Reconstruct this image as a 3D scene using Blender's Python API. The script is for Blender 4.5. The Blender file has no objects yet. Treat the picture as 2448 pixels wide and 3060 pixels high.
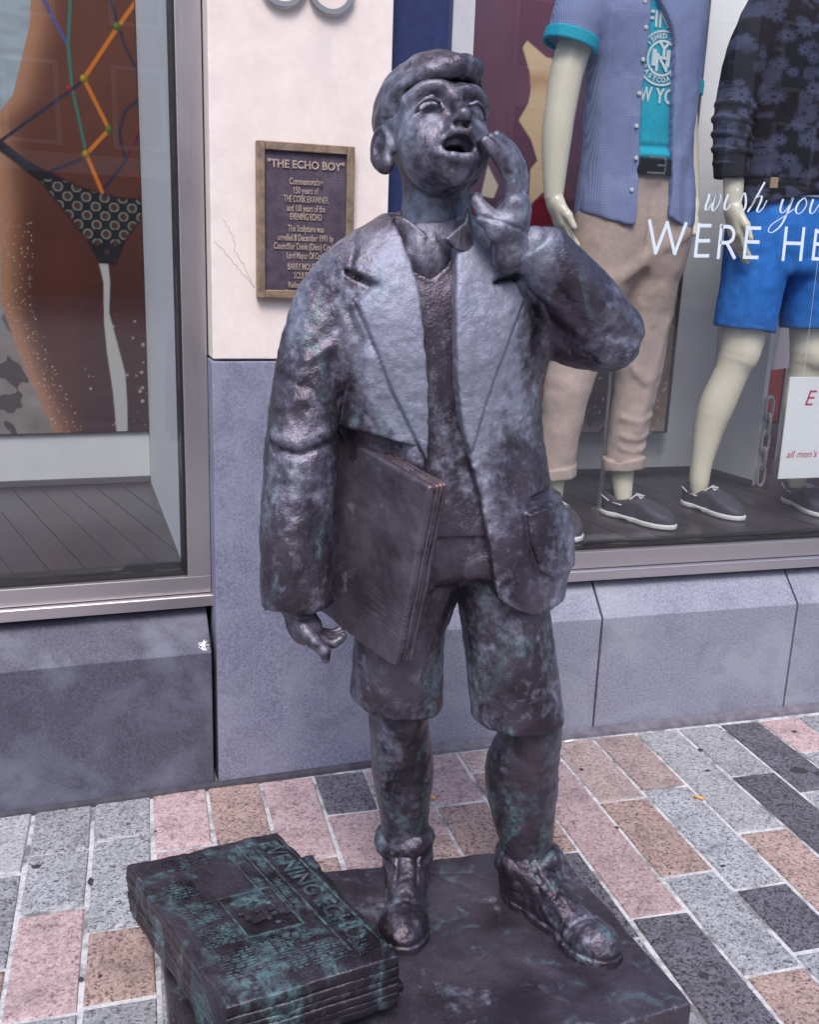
import bpy, bmesh, math, random
import numpy as np
from mathutils import Matrix, Vector

# ------------------------------------------------------------------ camera
SC = bpy.context.scene
COL = SC.collection
cam_data = bpy.data.cameras.new('camera')
cam = bpy.data.objects.new('camera', cam_data)
COL.objects.link(cam)
CAM_RIGHT = (0.96152790, -0.27257511, 0.03416008)
CAM_UP = (0.03800855, 0.25515939, 0.96615166)
CAM_FWD = (0.27206516, 0.92768340, -0.25570306)
CAM_POS = (0.0, 0.0, 1.40)
cam.matrix_world = Matrix((
    (CAM_RIGHT[0], CAM_UP[0], -CAM_FWD[0], CAM_POS[0]),
    (CAM_RIGHT[1], CAM_UP[1], -CAM_FWD[1], CAM_POS[1]),
    (CAM_RIGHT[2], CAM_UP[2], -CAM_FWD[2], CAM_POS[2]),
    (0, 0, 0, 1)))
cam_data.sensor_fit = 'VERTICAL'
cam_data.sensor_width = 36.0
cam_data.sensor_height = 36.0
cam_data.lens = 2950.0 / 3060.0 * 36.0
cam_data.clip_start = 0.02
cam_data.clip_end = 400.0
SC.camera = cam
SC.cycles.max_bounces = 7
SC.cycles.diffuse_bounces = 3
SC.cycles.glossy_bounces = 3
SC.cycles.transparent_max_bounces = 12
SC.cycles.caustics_reflective = False
SC.cycles.caustics_refractive = False

# ------------------------------------------------------------------ sky and sun (overcast day)
SUN_EL, SUN_AZ = math.radians(54), math.radians(200)      # azimuth clockwise from +Y
world = bpy.data.worlds.new('World')
SC.world = world
world.use_nodes = True
wn = world.node_tree.nodes
wl = world.node_tree.links
wn.clear()
w_out = wn.new('ShaderNodeOutputWorld')
w_bg = wn.new('ShaderNodeBackground')
w_sky = wn.new('ShaderNodeTexSky')
w_sky.sky_type = 'NISHITA'
w_sky.sun_disc = False
w_sky.sun_elevation = SUN_EL
w_sky.sun_rotation = SUN_AZ
w_sky.air_density = 1.0
w_sky.dust_density = 2.5
w_sky.ozone_density = 1.2
w_bg.inputs['Strength'].default_value = 0.15
wl.new(w_sky.outputs['Color'], w_bg.inputs['Color'])
wl.new(w_bg.outputs['Background'], w_out.inputs['Surface'])
sun_data = bpy.data.lights.new('sun', 'SUN')
sun_data.energy = 1.5
sun_data.angle = math.radians(22)
sun_data.color = (1.0, 0.955, 0.945)
sun = bpy.data.objects.new('sun', sun_data)
COL.objects.link(sun)
sd = Vector((math.sin(SUN_AZ) * math.cos(SUN_EL), math.cos(SUN_AZ) * math.cos(SUN_EL), math.sin(SUN_EL)))
sun.rotation_euler = sd.to_track_quat('Z', 'Y').to_euler()
vs = SC.view_settings
vs.view_transform = 'Standard'
vs.look = 'None'
vs.exposure = 0.66
vs.gamma = 1.0
vs.use_curve_mapping = False

# ------------------------------------------------------------------ object helpers
def tag(o, label=None, cat=None, group=None, kind=None):
    if label: o['label'] = label
    if cat: o['category'] = cat
    if group: o['group'] = group
    if kind: o['kind'] = kind
    return o

def empty(name, loc=(0, 0, 0), parent=None):
    o = bpy.data.objects.new(name, None)
    COL.objects.link(o)
    o.empty_display_size = 0.05
    o.location = loc
    if parent: put_under(o, parent)
    return o

bpy.context.view_layer.update()
def world_of(o):
    m = o.matrix_basis.copy()
    p = o.parent
    while p is not None:
        m = p.matrix_basis @ m
        p = p.parent
    return m

def put_under(o, parent):
    """parent an object whose data are in world coordinates, keeping it in place"""
    o.parent = parent
    o.matrix_basis = world_of(parent).inverted() @ o.matrix_basis

def link(name, me, mat=None, parent=None, smooth=False):
    o = bpy.data.objects.new(name, me)
    COL.objects.link(o)
    if mat is not None and not me.materials:
        me.materials.append(mat)
    if smooth and len(me.polygons):
        me.polygons.foreach_set('use_smooth', np.ones(len(me.polygons), dtype=bool))
    if parent is not None:
        put_under(o, parent)
    return o

def mesh_np(name, verts, faces):
    """verts (n,3), faces (m,4) or (m,3) int arrays -> mesh"""
    verts = np.asarray(verts, np.float32); faces = np.asarray(faces, np.int32)
    me = bpy.data.meshes.new(name)
    k = faces.shape[1]
    me.vertices.add(len(verts)); me.vertices.foreach_set('co', verts.ravel())
    me.loops.add(faces.size); me.loops.foreach_set('vertex_index', faces.ravel())
    me.polygons.add(len(faces))
    me.polygons.foreach_set('loop_start', np.arange(0, faces.size, k, dtype=np.int32))
    me.update(calc_edges=True)
    return me

def mesh_pd(name, v, f):
    me = bpy.data.meshes.new(name)
    me.from_pydata([tuple(p) for p in v], [], f)
    me.update()
    return me

def box_mesh(name, lo, hi, bevel=0.0, seg=2, frame=None):
    """axis aligned box in the frame (origin, X, Y, Z) with bevelled edges"""
    bm = bmesh.new()
    bmesh.ops.create_cube(bm, size=1.0)
    for v in bm.verts:
        v.co = Vector([(lo[i] + hi[i]) / 2 + v.co[i] * (hi[i] - lo[i]) for i in range(3)])
    if bevel > 0:
        bmesh.ops.bevel(bm, geom=list(bm.edges), offset=bevel, segments=seg, profile=0.5, affect='EDGES')
    if frame is not None:
        for v in bm.verts:
            v.co = frame(v.co)
    me = bpy.data.meshes.new(name)
    bm.to_mesh(me); bm.free()
    return me

def box(name, lo, hi, mat, parent=None, bevel=0.0, seg=2, frame=None, smooth=False):
    return link(name, box_mesh(name, lo, hi, bevel, seg, frame), mat, parent, smooth)

def prism_mesh(name, poly, a0, a1, to3, bevel=0.0):
    """extrude a 2D polygon; to3(u, v, w) maps to 3D, w runs a0..a1"""
    bm = bmesh.new()
    n = len(poly)
    lo = [bm.verts.new(to3(u, v, a0)) for u, v in poly]
    hi = [bm.verts.new(to3(u, v, a1)) for u, v in poly]
    bm.faces.new(lo[::-1]); bm.faces.new(hi)
    for i in range(n):
        j = (i + 1) % n
        bm.faces.new((lo[i], lo[j], hi[j], hi[i]))
    bmesh.ops.recalc_face_normals(bm, faces=bm.faces)
    if bevel > 0:
        bmesh.ops.bevel(bm, geom=list(bm.edges), offset=bevel, segments=2, profile=0.5, affect='EDGES')
    me = bpy.data.meshes.new(name)
    bm.to_mesh(me); bm.free()
    return me

def tube_mesh(name, pts, radii, sides=10, cap=True):
    """tube through 3D points with one radius per point"""
    pts = [Vector(p) for p in pts]
    if not hasattr(radii, '__len__'): radii = [radii] * len(pts)
    V, F = [], []
    prev = None
    for i, p in enumerate(pts):
        t = (pts[min(i + 1, len(pts) - 1)] - pts[max(i - 1, 0)]).normalized()
        if prev is None:
            a = t.orthogonal().normalized()
        else:
            a = (prev - t * prev.dot(t)).normalized()
        prev = a
        b = t.cross(a)
        for k in range(sides):
            th = 2 * math.pi * k / sides
            V.append(p + (a * math.cos(th) + b * math.sin(th)) * radii[i])
    for i in range(len(pts) - 1):
        for k in range(sides):
            k2 = (k + 1) % sides
            F.append((i * sides + k, i * sides + k2, (i + 1) * sides + k2, (i + 1) * sides + k))
    if cap:
        F.append(tuple(range(sides))[::-1])
        F.append(tuple(range((len(pts) - 1) * sides, len(pts) * sides)))
    return mesh_pd(name, V, F)

# ------------------------------------------------------------------ material helpers
class NT:
    def __init__(self, name):
        self.m = bpy.data.materials.new(name)
        self.m.use_nodes = True
        self.t = self.m.node_tree
        self.t.nodes.clear()
        self.out = self.t.nodes.new('ShaderNodeOutputMaterial')
        self.b = self.t.nodes.new('ShaderNodeBsdfPrincipled')
        self.t.links.new(self.b.outputs[0], self.out.inputs[0])
    def n(self, kind, **kw):
        o = self.t.nodes.new('ShaderNode' + kind)
        for k, v in kw.items():
            if k in o.inputs: o.inputs[k].default_value = v
            else: setattr(o, k, v)
        return o
    def l(self, a, b): self.t.links.new(a, b)
    def coord(self, kind='Object', scale=None):
        c = self.n('TexCoord').outputs[kind]
        if scale is not None:
            mp = self.n('Mapping'); mp.inputs['Scale'].default_value = scale
            self.l(c, mp.inputs['Vector']); c = mp.outputs['Vector']
        return c
    def noise(self, co, scale, detail=4.0, rough=0.55, dist=0.0, out='Fac'):
        o = self.n('TexNoise'); o.inputs['Scale'].default_value = scale
        o.inputs['Detail'].default_value = detail; o.inputs['Roughness'].default_value = rough
        o.inputs['Distortion'].default_value = dist
        self.l(co, o.inputs['Vector'])
        return o.outputs[out]
    def voro(self, co, scale, feature='F1', out='Distance', rnd=1.0):
        o = self.n('TexVoronoi'); o.feature = feature
        o.inputs['Scale'].default_value = scale; o.inputs['Randomness'].default_value = rnd
        self.l(co, o.inputs['Vector'])
        return o.outputs[out]
    def ramp(self, fac, stops, interp='LINEAR'):
        r = self.n('ValToRGB'); cr = r.color_ramp; cr.interpolation = interp
        while len(cr.elements) > 1: cr.elements.remove(cr.elements[-1])
        for i, (p, c) in enumerate(stops):
            e = cr.elements[0] if i == 0 else cr.elements.new(p)
            e.position = p
            if not hasattr(c, '__len__'): c = (c, c, c)
            e.color = (c[0], c[1], c[2], 1.0)
        self.l(fac, r.inputs['Fac'])
        return r.outputs['Color']
    def mix(self, fac, a, b, mode='MIX'):
        o = self.n('MixRGB'); o.blend_type = mode
        for s, i in ((fac, 0), (a, 1), (b, 2)):
            if hasattr(s, 'is_output'): self.l(s, o.inputs[i])
            elif hasattr(s, '__len__'): o.inputs[i].default_value = (s[0], s[1], s[2], 1.0)
            elif i == 0: o.inputs[0].default_value = s
            else: o.inputs[i].default_value = (s, s, s, 1.0)
        return o.outputs[0]
    def math(self, op, a, b=0.0, clamp=False):
        o = self.n('Math'); o.operation = op; o.use_clamp = clamp
        for s, i in ((a, 0), (b, 1)):
            if hasattr(s, 'is_output'): self.l(s, o.inputs[i])
            else: o.inputs[i].default_value = s
        return o.outputs[0]
    def set(self, **kw):
        for k, v in kw.items():
            k = k.replace('_', ' ')
            if hasattr(v, 'is_output'): self.l(v, self.b.inputs[k])
            elif hasattr(v, '__len__'): self.b.inputs[k].default_value = (v[0], v[1], v[2], 1.0)
            else: self.b.inputs[k].default_value = v
        return self
    def bump(self, h, strength=0.3, dist=0.002, normal=None):
        o = self.n('Bump'); o.inputs['Strength'].default_value = strength
        o.inputs['Distance'].default_value = dist
        self.l(h, o.inputs['Height'])
        if normal is not None: self.l(normal, o.inputs['Normal'])
        self.l(o.outputs[0], self.b.inputs['Normal'])
        return o.outputs[0]

def plain(name, col, rough=0.6, metal=0.0, spec=0.5, var=0.0, vscale=20.0, bump=0.0, bscale=300.0):
    t = NT(name)
    co = t.coord('Object')
    c = col
    if var > 0:
        c = t.mix(t.ramp(t.noise(co, vscale), ((0.3, 0.0), (0.7, 1.0))), [x * (1 - var) for x in col], [min(1, x * (1 + var)) for x in col])
    t.set(Base_Color=c, Roughness=rough, Metallic=metal, Specular_IOR_Level=spec)
    if bump > 0: t.bump(t.noise(co, bscale, 3), bump, 0.002)
    return t.m
# ------------------------------------------------------------------ distance-field modelling (for the figures)
F4 = np.float32
from concurrent.futures import ThreadPoolExecutor
POOL = ThreadPoolExecutor(4)
np.seterr(over='ignore')
def part(P, mask, fn, far=0.15):
    """evaluate a field only where it can matter"""
    d = np.full(len(P), far, F4)
    if mask.any(): d[mask] = fn(P[mask])
    return d
def rough(P, d, *layers):
    """add surface relief (freq, seed, amplitude) near the surface only"""
    m = np.abs(d) < 0.016
    if m.any():
        Q = P[m]; e = d[m]
        for fr, sd_, am in layers: e = e + vnoise(Q, fr, sd_) * F4(am)
        d = d.copy(); d[m] = e
    return d
def vnoise(P, freq, seed=0):
    """smooth value noise in -1..1"""
    Q = P * F4(freq)
    I = np.floor(Q).astype(np.int32); f = (Q - I).astype(F4)
    f = f * f * (3 - 2 * f)
    def h(i, j, k):
        n = (i * 374761393 + j * 668265263 + k * 1274126177 + seed * 974711).astype(np.int32)
        n = (n ^ ((n >> 13) & 0x7ffff)) * np.int32(1274126177)
        return ((n ^ (n >> 16)) & 0xffff).astype(F4) / F4(32767.5) - 1
    out = 0
    for a in (0, 1):
        wx = f[:, 0] if a else 1 - f[:, 0]
        for b in (0, 1):
            wy = f[:, 1] if b else 1 - f[:, 1]
            for c in (0, 1):
                wz = f[:, 2] if c else 1 - f[:, 2]
                out = out + wx * wy * wz * h(I[:, 0] + a, I[:, 1] + b, I[:, 2] + c)
    return out.astype(F4)

def smin(a, b, k):
    h = np.clip(0.5 + 0.5 * (b - a) / k, 0, 1)
    return b + (a - b) * h - k * h * (1 - h)
def smax(a, b, k): return -smin(-a, -b, k)
def sph(P, c, r): return np.sqrt(((P - np.array(c, F4)) ** 2).sum(1)) - F4(r)
def ell(P, c, r):
    q = (P - np.array(c, F4)); r = np.array(r, F4)
    k0 = np.sqrt(((q / r) ** 2).sum(1)); k1 = np.sqrt(((q / (r * r)) ** 2).sum(1)) + 1e-9
    return (k0 * (k0 - 1) / k1).astype(F4)
def cone(P, a, b, ra, rb):
    a = np.array(a, F4); b = np.array(b, F4); ba = b - a
    t = np.clip(((P - a) @ ba) / (ba @ ba + 1e-12), 0, 1)
    q = P - a - t[:, None] * ba
    return (np.sqrt((q * q).sum(1)) - (ra + (rb - ra) * t)).astype(F4)
def resample(pts, n):
    """Catmull-Rom through points that also carry a radius"""
    Q = np.array(pts, float); out = []
    for i in range(len(Q) - 1):
        p0, p1, p2, p3 = Q[max(i - 1, 0)], Q[i], Q[i + 1], Q[min(i + 2, len(Q) - 1)]
        for t in np.arange(n) / n:
            out.append(.5 * (2 * p1 + (p2 - p0) * t + (2 * p0 - 5 * p1 + 4 * p2 - p3) * t ** 2 + (3 * p1 - p0 - 3 * p2 + p3) * t ** 3))
    return out + [Q[-1]]
def chain(P, pts, k=0.0):
    """tapered limb through the points; k > 0 rounds the bends"""
    if k >= .015 and len(pts) > 2:
        pts = resample(pts, 3); k = 0
    d = None
    for p, q in zip(pts[:-1], pts[1:]):
        e = cone(P, p[:3], q[:3], p[3], q[3])
        d = e if d is None else (smin(d, e, k) if k > 0 else np.minimum(d, e))
    return d
def spl(xs, ys, x):
    """smooth monotone-ish interpolation of a table"""
    xs = np.array(xs, float); ys = np.array(ys, float)
    if xs[0] > xs[-1]: xs, ys = xs[::-1], ys[::-1]
    m = np.gradient(ys, xs)
    X = np.linspace(xs[0], xs[-1], 240)
    i = np.clip(np.searchsorted(xs, X) - 1, 0, len(xs) - 2)
    h = xs[i + 1] - xs[i]; t = (X - xs[i]) / h
    Y = (2 * t**3 - 3 * t**2 + 1) * ys[i] + (t**3 - 2 * t**2 + t) * h * m[i] + (-2 * t**3 + 3 * t**2) * ys[i + 1] + (t**3 - t**2) * h * m[i + 1]
    return np.interp(x, X, Y).astype(F4)
def loft(P, table, p=2.0, grow=0.0):
    """upright body with elliptic sections; table rows (z, cx, cy, a, b)"""
    T = np.array(table, float); z = P[:, 2]
    cx, cy, a, b = (spl(T[:, 0], T[:, i], z) for i in (1, 2, 3, 4))
    a = a + grow; b = b + grow
    u = np.abs((P[:, 0] - cx) / a) + 1e-6; v = np.abs((P[:, 1] - cy) / b) + 1e-6
    r = (u ** p + v ** p) ** (1 / p)
    g = np.sqrt((u ** (p - 1) / a) ** 2 + (v ** (p - 1) / b) ** 2) * r ** (1 - p)
    return ((r - 1) / (g + 1e-6)).astype(F4)
def slab(P, lo, hi, axis=2): return np.maximum(lo - P[:, axis], P[:, axis] - hi)
def rbox(P, c, R, half, r=0.0):
    """box with axes = rows of R"""
    q = np.abs((P - np.array(c, F4)) @ np.array(R, F4).T) - (np.array(half, F4) - F4(r))
    return np.sqrt((np.maximum(q, 0) ** 2).sum(1)) + np.minimum(q.max(1), 0) - F4(r)
def poly2(u, v, pts):
    """signed distance to a closed 2D polygon"""
    pts = np.array(pts, F4); n = len(pts)
    d = np.full(u.shape, 1e9, F4); s = np.ones(u.shape, F4)
    for i in range(n):
        a, b = pts[i], pts[i - 1]
        ex, ey = b[0] - a[0], b[1] - a[1]
        wx, wy = u - a[0], v - a[1]
        t = np.clip((wx * ex + wy * ey) / (ex * ex + ey * ey + 1e-12), 0, 1)
        d = np.minimum(d, (wx - ex * t) ** 2 + (wy - ey * t) ** 2)
        c1 = v >= a[1]; c2 = v < b[1]; c3 = ex * wy > ey * wx
        flip = (c1 & c2 & c3) | (~c1 & ~c2 & ~c3)
        s = np.where(flip, -s, s)
    return s * np.sqrt(d)
def step01(d, w): 
    t = np.clip(0.5 - d / w, 0, 1)
    return t * t * (3 - 2 * t)
def line2(u, v, pts):
    d = np.full(u.shape, 1e9, F4)
    for a, b in zip(pts[:-1], pts[1:]):
        ex, ey = b[0] - a[0], b[1] - a[1]
        t = np.clip(((u - a[0]) * ex + (v - a[1]) * ey) / (ex * ex + ey * ey + 1e-12), 0, 1)
        d = np.minimum(d, (u - a[0] - ex * t) ** 2 + (v - a[1] - ey * t) ** 2)
    return np.sqrt(d)

def fold_at(P, d, pts, r, amp):
    """push the surface out (or in) along a line, only where it is near"""
    m = np.abs(d) < .03
    if not m.any(): return d
    Q = P[m]; d = d.copy()
    d[m] -= amp * np.exp(-(chain(Q, [q + (0.0,) for q in pts]) / r) ** 2)
    return d

def sdf_mesh(name, fn, lo, hi, res, B=8):
    """surface nets over the zero set of fn, evaluated only in blocks near the surface"""
    lo = np.array(lo, float); hi = np.array(hi, float)
    nb = np.ceil((hi - lo) / (res * B)).astype(int)
    n = nb * B + 1
    ax = [(lo[i] + (np.arange(nb[i]) + 0.5) * B * res).astype(F4) for i in range(3)]
    G = np.stack(np.meshgrid(*ax, indexing='ij'), -1).reshape(-1, 3)
    dc = np.concatenate(list(POOL.map(fn, [G[s:s + 40000] for s in range(0, len(G), 40000)])))
    act = np.abs(dc) < res * B * 0.87 * 1.45 + 0.004
    D = np.repeat(np.repeat(np.repeat(np.where(dc > 0, 1, -1).astype(F4).reshape(nb), B, 0), B, 1), B, 2)
    D = np.pad(D, ((0, 1),) * 3, mode='edge')
    ids = np.argwhere(act.reshape(nb))
    o = np.stack(np.meshgrid(*(np.arange(B + 1),) * 3, indexing='ij'), -1).reshape(-1, 3)
    def work(s):
        I = (ids[s:s + 60, None, :] * B + o[None]).reshape(-1, 3)
        D[I[:, 0], I[:, 1], I[:, 2]] = fn((lo + I * res).astype(F4))
    list(POOL.map(work, range(0, len(ids), 60)))
    D[0] = D[-1] = 1; D[:, 0] = D[:, -1] = 1; D[:, :, 0] = D[:, :, -1] = 1
    S = D < 0
    c = np.zeros(tuple(n - 1), np.int8)
    for a in (0, 1):
        for b in (0, 1):
            for e in (0, 1):
                c += S[a:n[0] - 1 + a, b:n[1] - 1 + b, e:n[2] - 1 + e]
    cells = np.argwhere((c > 0) & (c < 8))
    idx = np.full(tuple(n - 1), -1, np.int32)
    idx[cells[:, 0], cells[:, 1], cells[:, 2]] = np.arange(len(cells))
    corner = [(a, b, e) for a in (0, 1) for b in (0, 1) for e in (0, 1)]
    val = {q: D[cells[:, 0] + q[0], cells[:, 1] + q[1], cells[:, 2] + q[2]] for q in corner}
    acc = np.zeros((len(cells), 3)); cnt = np.zeros(len(cells))
    for q in corner:
        for axis in range(3):
            if q[axis]: continue
            r = list(q); r[axis] = 1; r = tuple(r)
            v0, v1 = val[q], val[r]
            m = (v0 < 0) != (v1 < 0)
            t = np.where(m, v0 / np.where(m, v0 - v1, 1), 0)
            p = np.array(q, float)[None].repeat(len(cells), 0); p[:, axis] = t
            acc[m] += p[m]; cnt[m] += 1
    V = lo + (cells + acc / cnt[:, None]) * res
    F = []
    for axis in range(3):
        a1, a2 = (axis + 1) % 3, (axis + 2) % 3
        sl0 = [slice(None)] * 3; sl1 = [slice(None)] * 3
        sl0[axis] = slice(0, -1); sl1[axis] = slice(1, None)
        s0, s1 = S[tuple(sl0)], S[tuple(sl1)]
        E = np.argwhere(s0 != s1)
        E = E[(E[:, a1] > 0) & (E[:, a2] > 0) & (E[:, a1] < n[a1] - 1) & (E[:, a2] < n[a2] - 1)]
        inside0 = s0[E[:, 0], E[:, 1], E[:, 2]]
        q = []
        for d1, d2 in ((1, 1), (0, 1), (0, 0), (1, 0)):
            C = E.copy(); C[:, a1] -= d1; C[:, a2] -= d2
            q.append(idx[C[:, 0], C[:, 1], C[:, 2]])
        q = np.stack(q, 1)
        q[~inside0] = q[~inside0][:, ::-1]
        F.append(q)
    F = np.concatenate(F)
    F = F[(F >= 0).all(1)]
    return mesh_np(name, V, F)

def sdf_obj(name, fn, lo, hi, res, mat, parent):
    return link(name, sdf_mesh(name, fn, lo, hi, res), mat, parent, smooth=True)
# ------------------------------------------------------------------ materials
def mat_bronze(name, film=0.5, teal=0.45, dark=1.0, rough=0.34, metal=0.80, low=None, wear=1.0, chest=0.0, bump=.5):
    """low = (film, teal) reached below about knee height, for a casting that weathers more towards its foot"""
    t = NT(name); co = t.coord('Object')
    brown = t.mix(t.ramp(t.noise(co, 9, 3), ((.35, 0), (.68, 1))), (.046 * dark, .036 * dark, .048 * dark), (.110 * dark, .094 * dark, .120 * dark))
    st = t.n('Mapping'); st.inputs['Scale'].default_value = (1, 1, .45); t.l(co, st.inputs['Vector'])
    f1 = t.noise(st.outputs[0], 7.5, 4, .62, .6)
    f2 = t.noise(co, 50, 3, .7)
    fm = t.math('ADD', t.math('MULTIPLY', f1, .72), t.math('MULTIPLY', f2, .34))
    g1 = t.noise(st.outputs[0], 13, 4, .6, 1.0)
    if chest > 0:            # weathered lapels and breast, sky sheen partly put into the colour
        sp = t.n('SeparateXYZ'); t.l(co, sp.inputs[0])
        bx = t.math('MULTIPLY', t.ramp(t.math('ABSOLUTE', t.math('SUBTRACT', sp.outputs['X'], .52)), ((.10, 1), (.19, 0))), t.ramp(t.math('SUBTRACT', sp.outputs['Y'], 1.0), ((.60, 1), (.68, 0))))
        bz = t.math('MULTIPLY', bx, t.ramp(t.math('SUBTRACT', sp.outputs['Z'], .9), ((.14, 0), (.24, 1))))
        fm = t.math('ADD', fm, t.math('MULTIPLY', bz, chest))
    if low:
        sp = t.n('SeparateXYZ'); t.l(co, sp.inputs[0])
        zm = t.ramp(sp.outputs['Z'], ((.55, 1), (1.0, 0)))
        fm = t.math('ADD', fm, t.math('MULTIPLY', zm, -.22 * (film - low[0])))
        g1 = t.math('ADD', g1, t.math('MULTIPLY', zm, .16 * (low[1] - teal)))
    fm = t.ramp(fm, ((.66 - .26 * film, 0), (.80 - .18 * film, 1)))
    filmc = t.mix(f2, (.20, .21, .30), (.44, .46, .58))
    c = t.mix(t.math('MULTIPLY', fm, .80), brown, filmc)
    gm = t.math('MULTIPLY', t.ramp(g1, ((.62 - .16 * teal, 0), (.76 - .16 * teal, 1))), t.ramp(t.noise(co, 75, 2, .7), ((.36, .15), (.6, 1))))
    c = t.mix(t.math('MULTIPLY', gm, .80), c, t.mix(f2, (.055, .115, .130), (.15, .27, .29)))
    if wear > 0:
        geo = t.n('NewGeometry')
        ed = t.math('MULTIPLY', t.ramp(geo.outputs['Pointiness'], ((.535, 0), (.60, 1))), t.ramp(f1, ((.44, 0), (.58, 1))))
        c = t.mix(t.math('MULTIPLY', ed, .5 * wear), c, (.34, .24, .20) if wear < 1.5 else (.38, .20, .11))
    spk = t.ramp(t.voro(co, 120), ((.0, 1), (.10, 1), (.16, 0)))
    spk = t.math('MULTIPLY', spk, t.ramp(t.noise(co, 11, 2), ((.60, 0), (.66, 1))))
    c = t.mix(t.math('MULTIPLY', spk, .5), c, (.42, .44, .52))
    r = t.ramp(t.math('ADD', t.math('MULTIPLY', fm, .5), t.math('MULTIPLY', f2, .5)), ((.15, rough - .12), (.55, rough + .10), (.95, rough + .24)))
    t.set(Base_Color=c, Roughness=r, Specular_IOR_Level=.55)
    t.set(Metallic=t.math('SUBTRACT', metal, t.math('MULTIPLY', t.math('MAXIMUM', gm, t.math('MULTIPLY', fm, .6)), metal * .70)))
    pits = t.ramp(t.voro(co, 190), ((0, 0), (.28, 1)))
    h = t.math('ADD', t.math('MULTIPLY', t.noise(co, 150, 4, .7), 1.2), t.math('MULTIPLY', pits, .35))
    t.bump(h, bump, .0034)
    return t.m

M_BRONZE = mat_bronze('bronze_weathered', .80, -.30, 1.2, .40, .70, low=(.42, .74), wear=.5, bump=.40)
M_BRONZE_HAIR = mat_bronze('bronze_hair', .62, -.1, 1.2, .40, .7, wear=.5)
M_BRONZE_LEG = mat_bronze('bronze_legs', .40, .62, 1.1, .40)
M_BRONZE_DARK = mat_bronze('bronze_cloth', .36, .26, 1.45, .40, low=(.54, .56))
M_BRONZE_JACKET = mat_bronze('bronze_jacket', .56, .34, 1.45, .38, chest=.30)
M_BRONZE_PAPER = mat_bronze('bronze_newspaper', .16, .10, 1.5, .46, .55, wear=2.0, bump=.3)
M_BRONZE_STACK = mat_bronze('bronze_stack', .04, .74, .72, .40, wear=1.4)
M_BRONZE_PRINT = mat_bronze('bronze_print', .26, 1.5, .9, .42, wear=0)
M_BRONZE_BASE = mat_bronze('bronze_plinth', .20, .42, 1.15, .36, .62)

def mat_granite(name, light, mid, dark, fleck=.34, rnd=.16, sc=200, vein=None):
    t = NT(name); co = t.coord('Object')
    v = t.n('TexVoronoi'); v.inputs['Scale'].default_value = sc; t.l(co, v.inputs['Vector'])
    sep = t.n('SeparateColor'); t.l(v.outputs['Color'], sep.inputs['Color'])
    n = t.math('ADD', t.math('MULTIPLY', sep.outputs['Red'], .62), t.math('MULTIPLY', t.noise(co, sc * .33, 3), .55))
    c = t.ramp(n, ((fleck - .10, dark), (fleck + .06, mid), (.72, light), (.95, [min(1, x * 1.25) for x in light])))
    big = t.noise(co, 11, 4)
    c = t.mix(t.ramp(big, ((.3, .30), (.7, 0))), c, [x * .72 for x in mid])
    if vein:
        w = t.noise(co, 42, 5, .6, 2.0)
        c = t.mix(t.math('MULTIPLY', t.ramp(w, ((.42, 0), (.5, 1), (.58, 0))), .55), c, vein)
    # worn-in grime and gum spots
    d = t.ramp(t.noise(co, 9, 6, .75), ((.50, 0), (.70, 1)))
    c = t.mix(t.math('MULTIPLY', d, .42), c, (.05, .045, .05))
    oi = t.n('ObjectInfo')
    br = t.math('ADD', 1 - rnd, t.math('MULTIPLY', oi.outputs['Random'], 2 * rnd))
    hs = t.n('HueSaturation'); t.l(br, hs.inputs['Value']); t.l(c, hs.inputs['Color'])
    t.set(Base_Color=hs.outputs[0], Roughness=t.ramp(t.noise(co, 200, 3), ((.3, .55), (.7, .8))), Specular_IOR_Level=.35)
    h = t.math('ADD', t.math('MULTIPLY', t.noise(co, 34, 4), .8), t.math('MULTIPLY', n, .5))
    t.bump(h, .5, .004)
    return t.m
G_GREY = mat_granite('granite_grey', (.38, .385, .41), (.25, .255, .28), (.07, .07, .085), .36)
G_PALE = mat_granite('granite_pale', (.46, .46, .485), (.33, .33, .355), (.12, .12, .135), .34)
G_PINK = mat_granite('granite_pink', (.47, .34, .345), (.36, .235, .25), (.20, .11, .125), .36, .12, 150, vein=(.66, .54, .53))
G_ORANGE = mat_granite('granite_orange', (.43, .315, .285), (.33, .225, .20), (.105, .080, .080), .38)
G_BEIGE = mat_granite('granite_beige', (.48, .38, .36), (.385, .29, .275), (.15, .12, .125), .36)
G_DARK = mat_granite('granite_dark', (.17, .16, .19), (.10, .095, .115), (.030, .028, .034), .40)

def mat_mortar():
    t = NT('mortar'); co = t.coord('Object')
    n = t.noise(co, 60, 5, .7)
    c = t.ramp(n, ((.30, (.36, .36, .39)), (.50, (.60, .60, .62)), (.75, (.74, .74, .75))))
    d = t.ramp(t.noise(co, 7, 6, .75), ((.48, 0), (.60, 1)))
    c = t.mix(t.math('MULTIPLY', d, .80), c, (.10, .095, .10))
    t.set(Base_Color=c, Roughness=.9)
    t.bump(t.noise(co, 240, 4), .6, .004)
    return t.m
M_MORTAR = mat_mortar()

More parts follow.
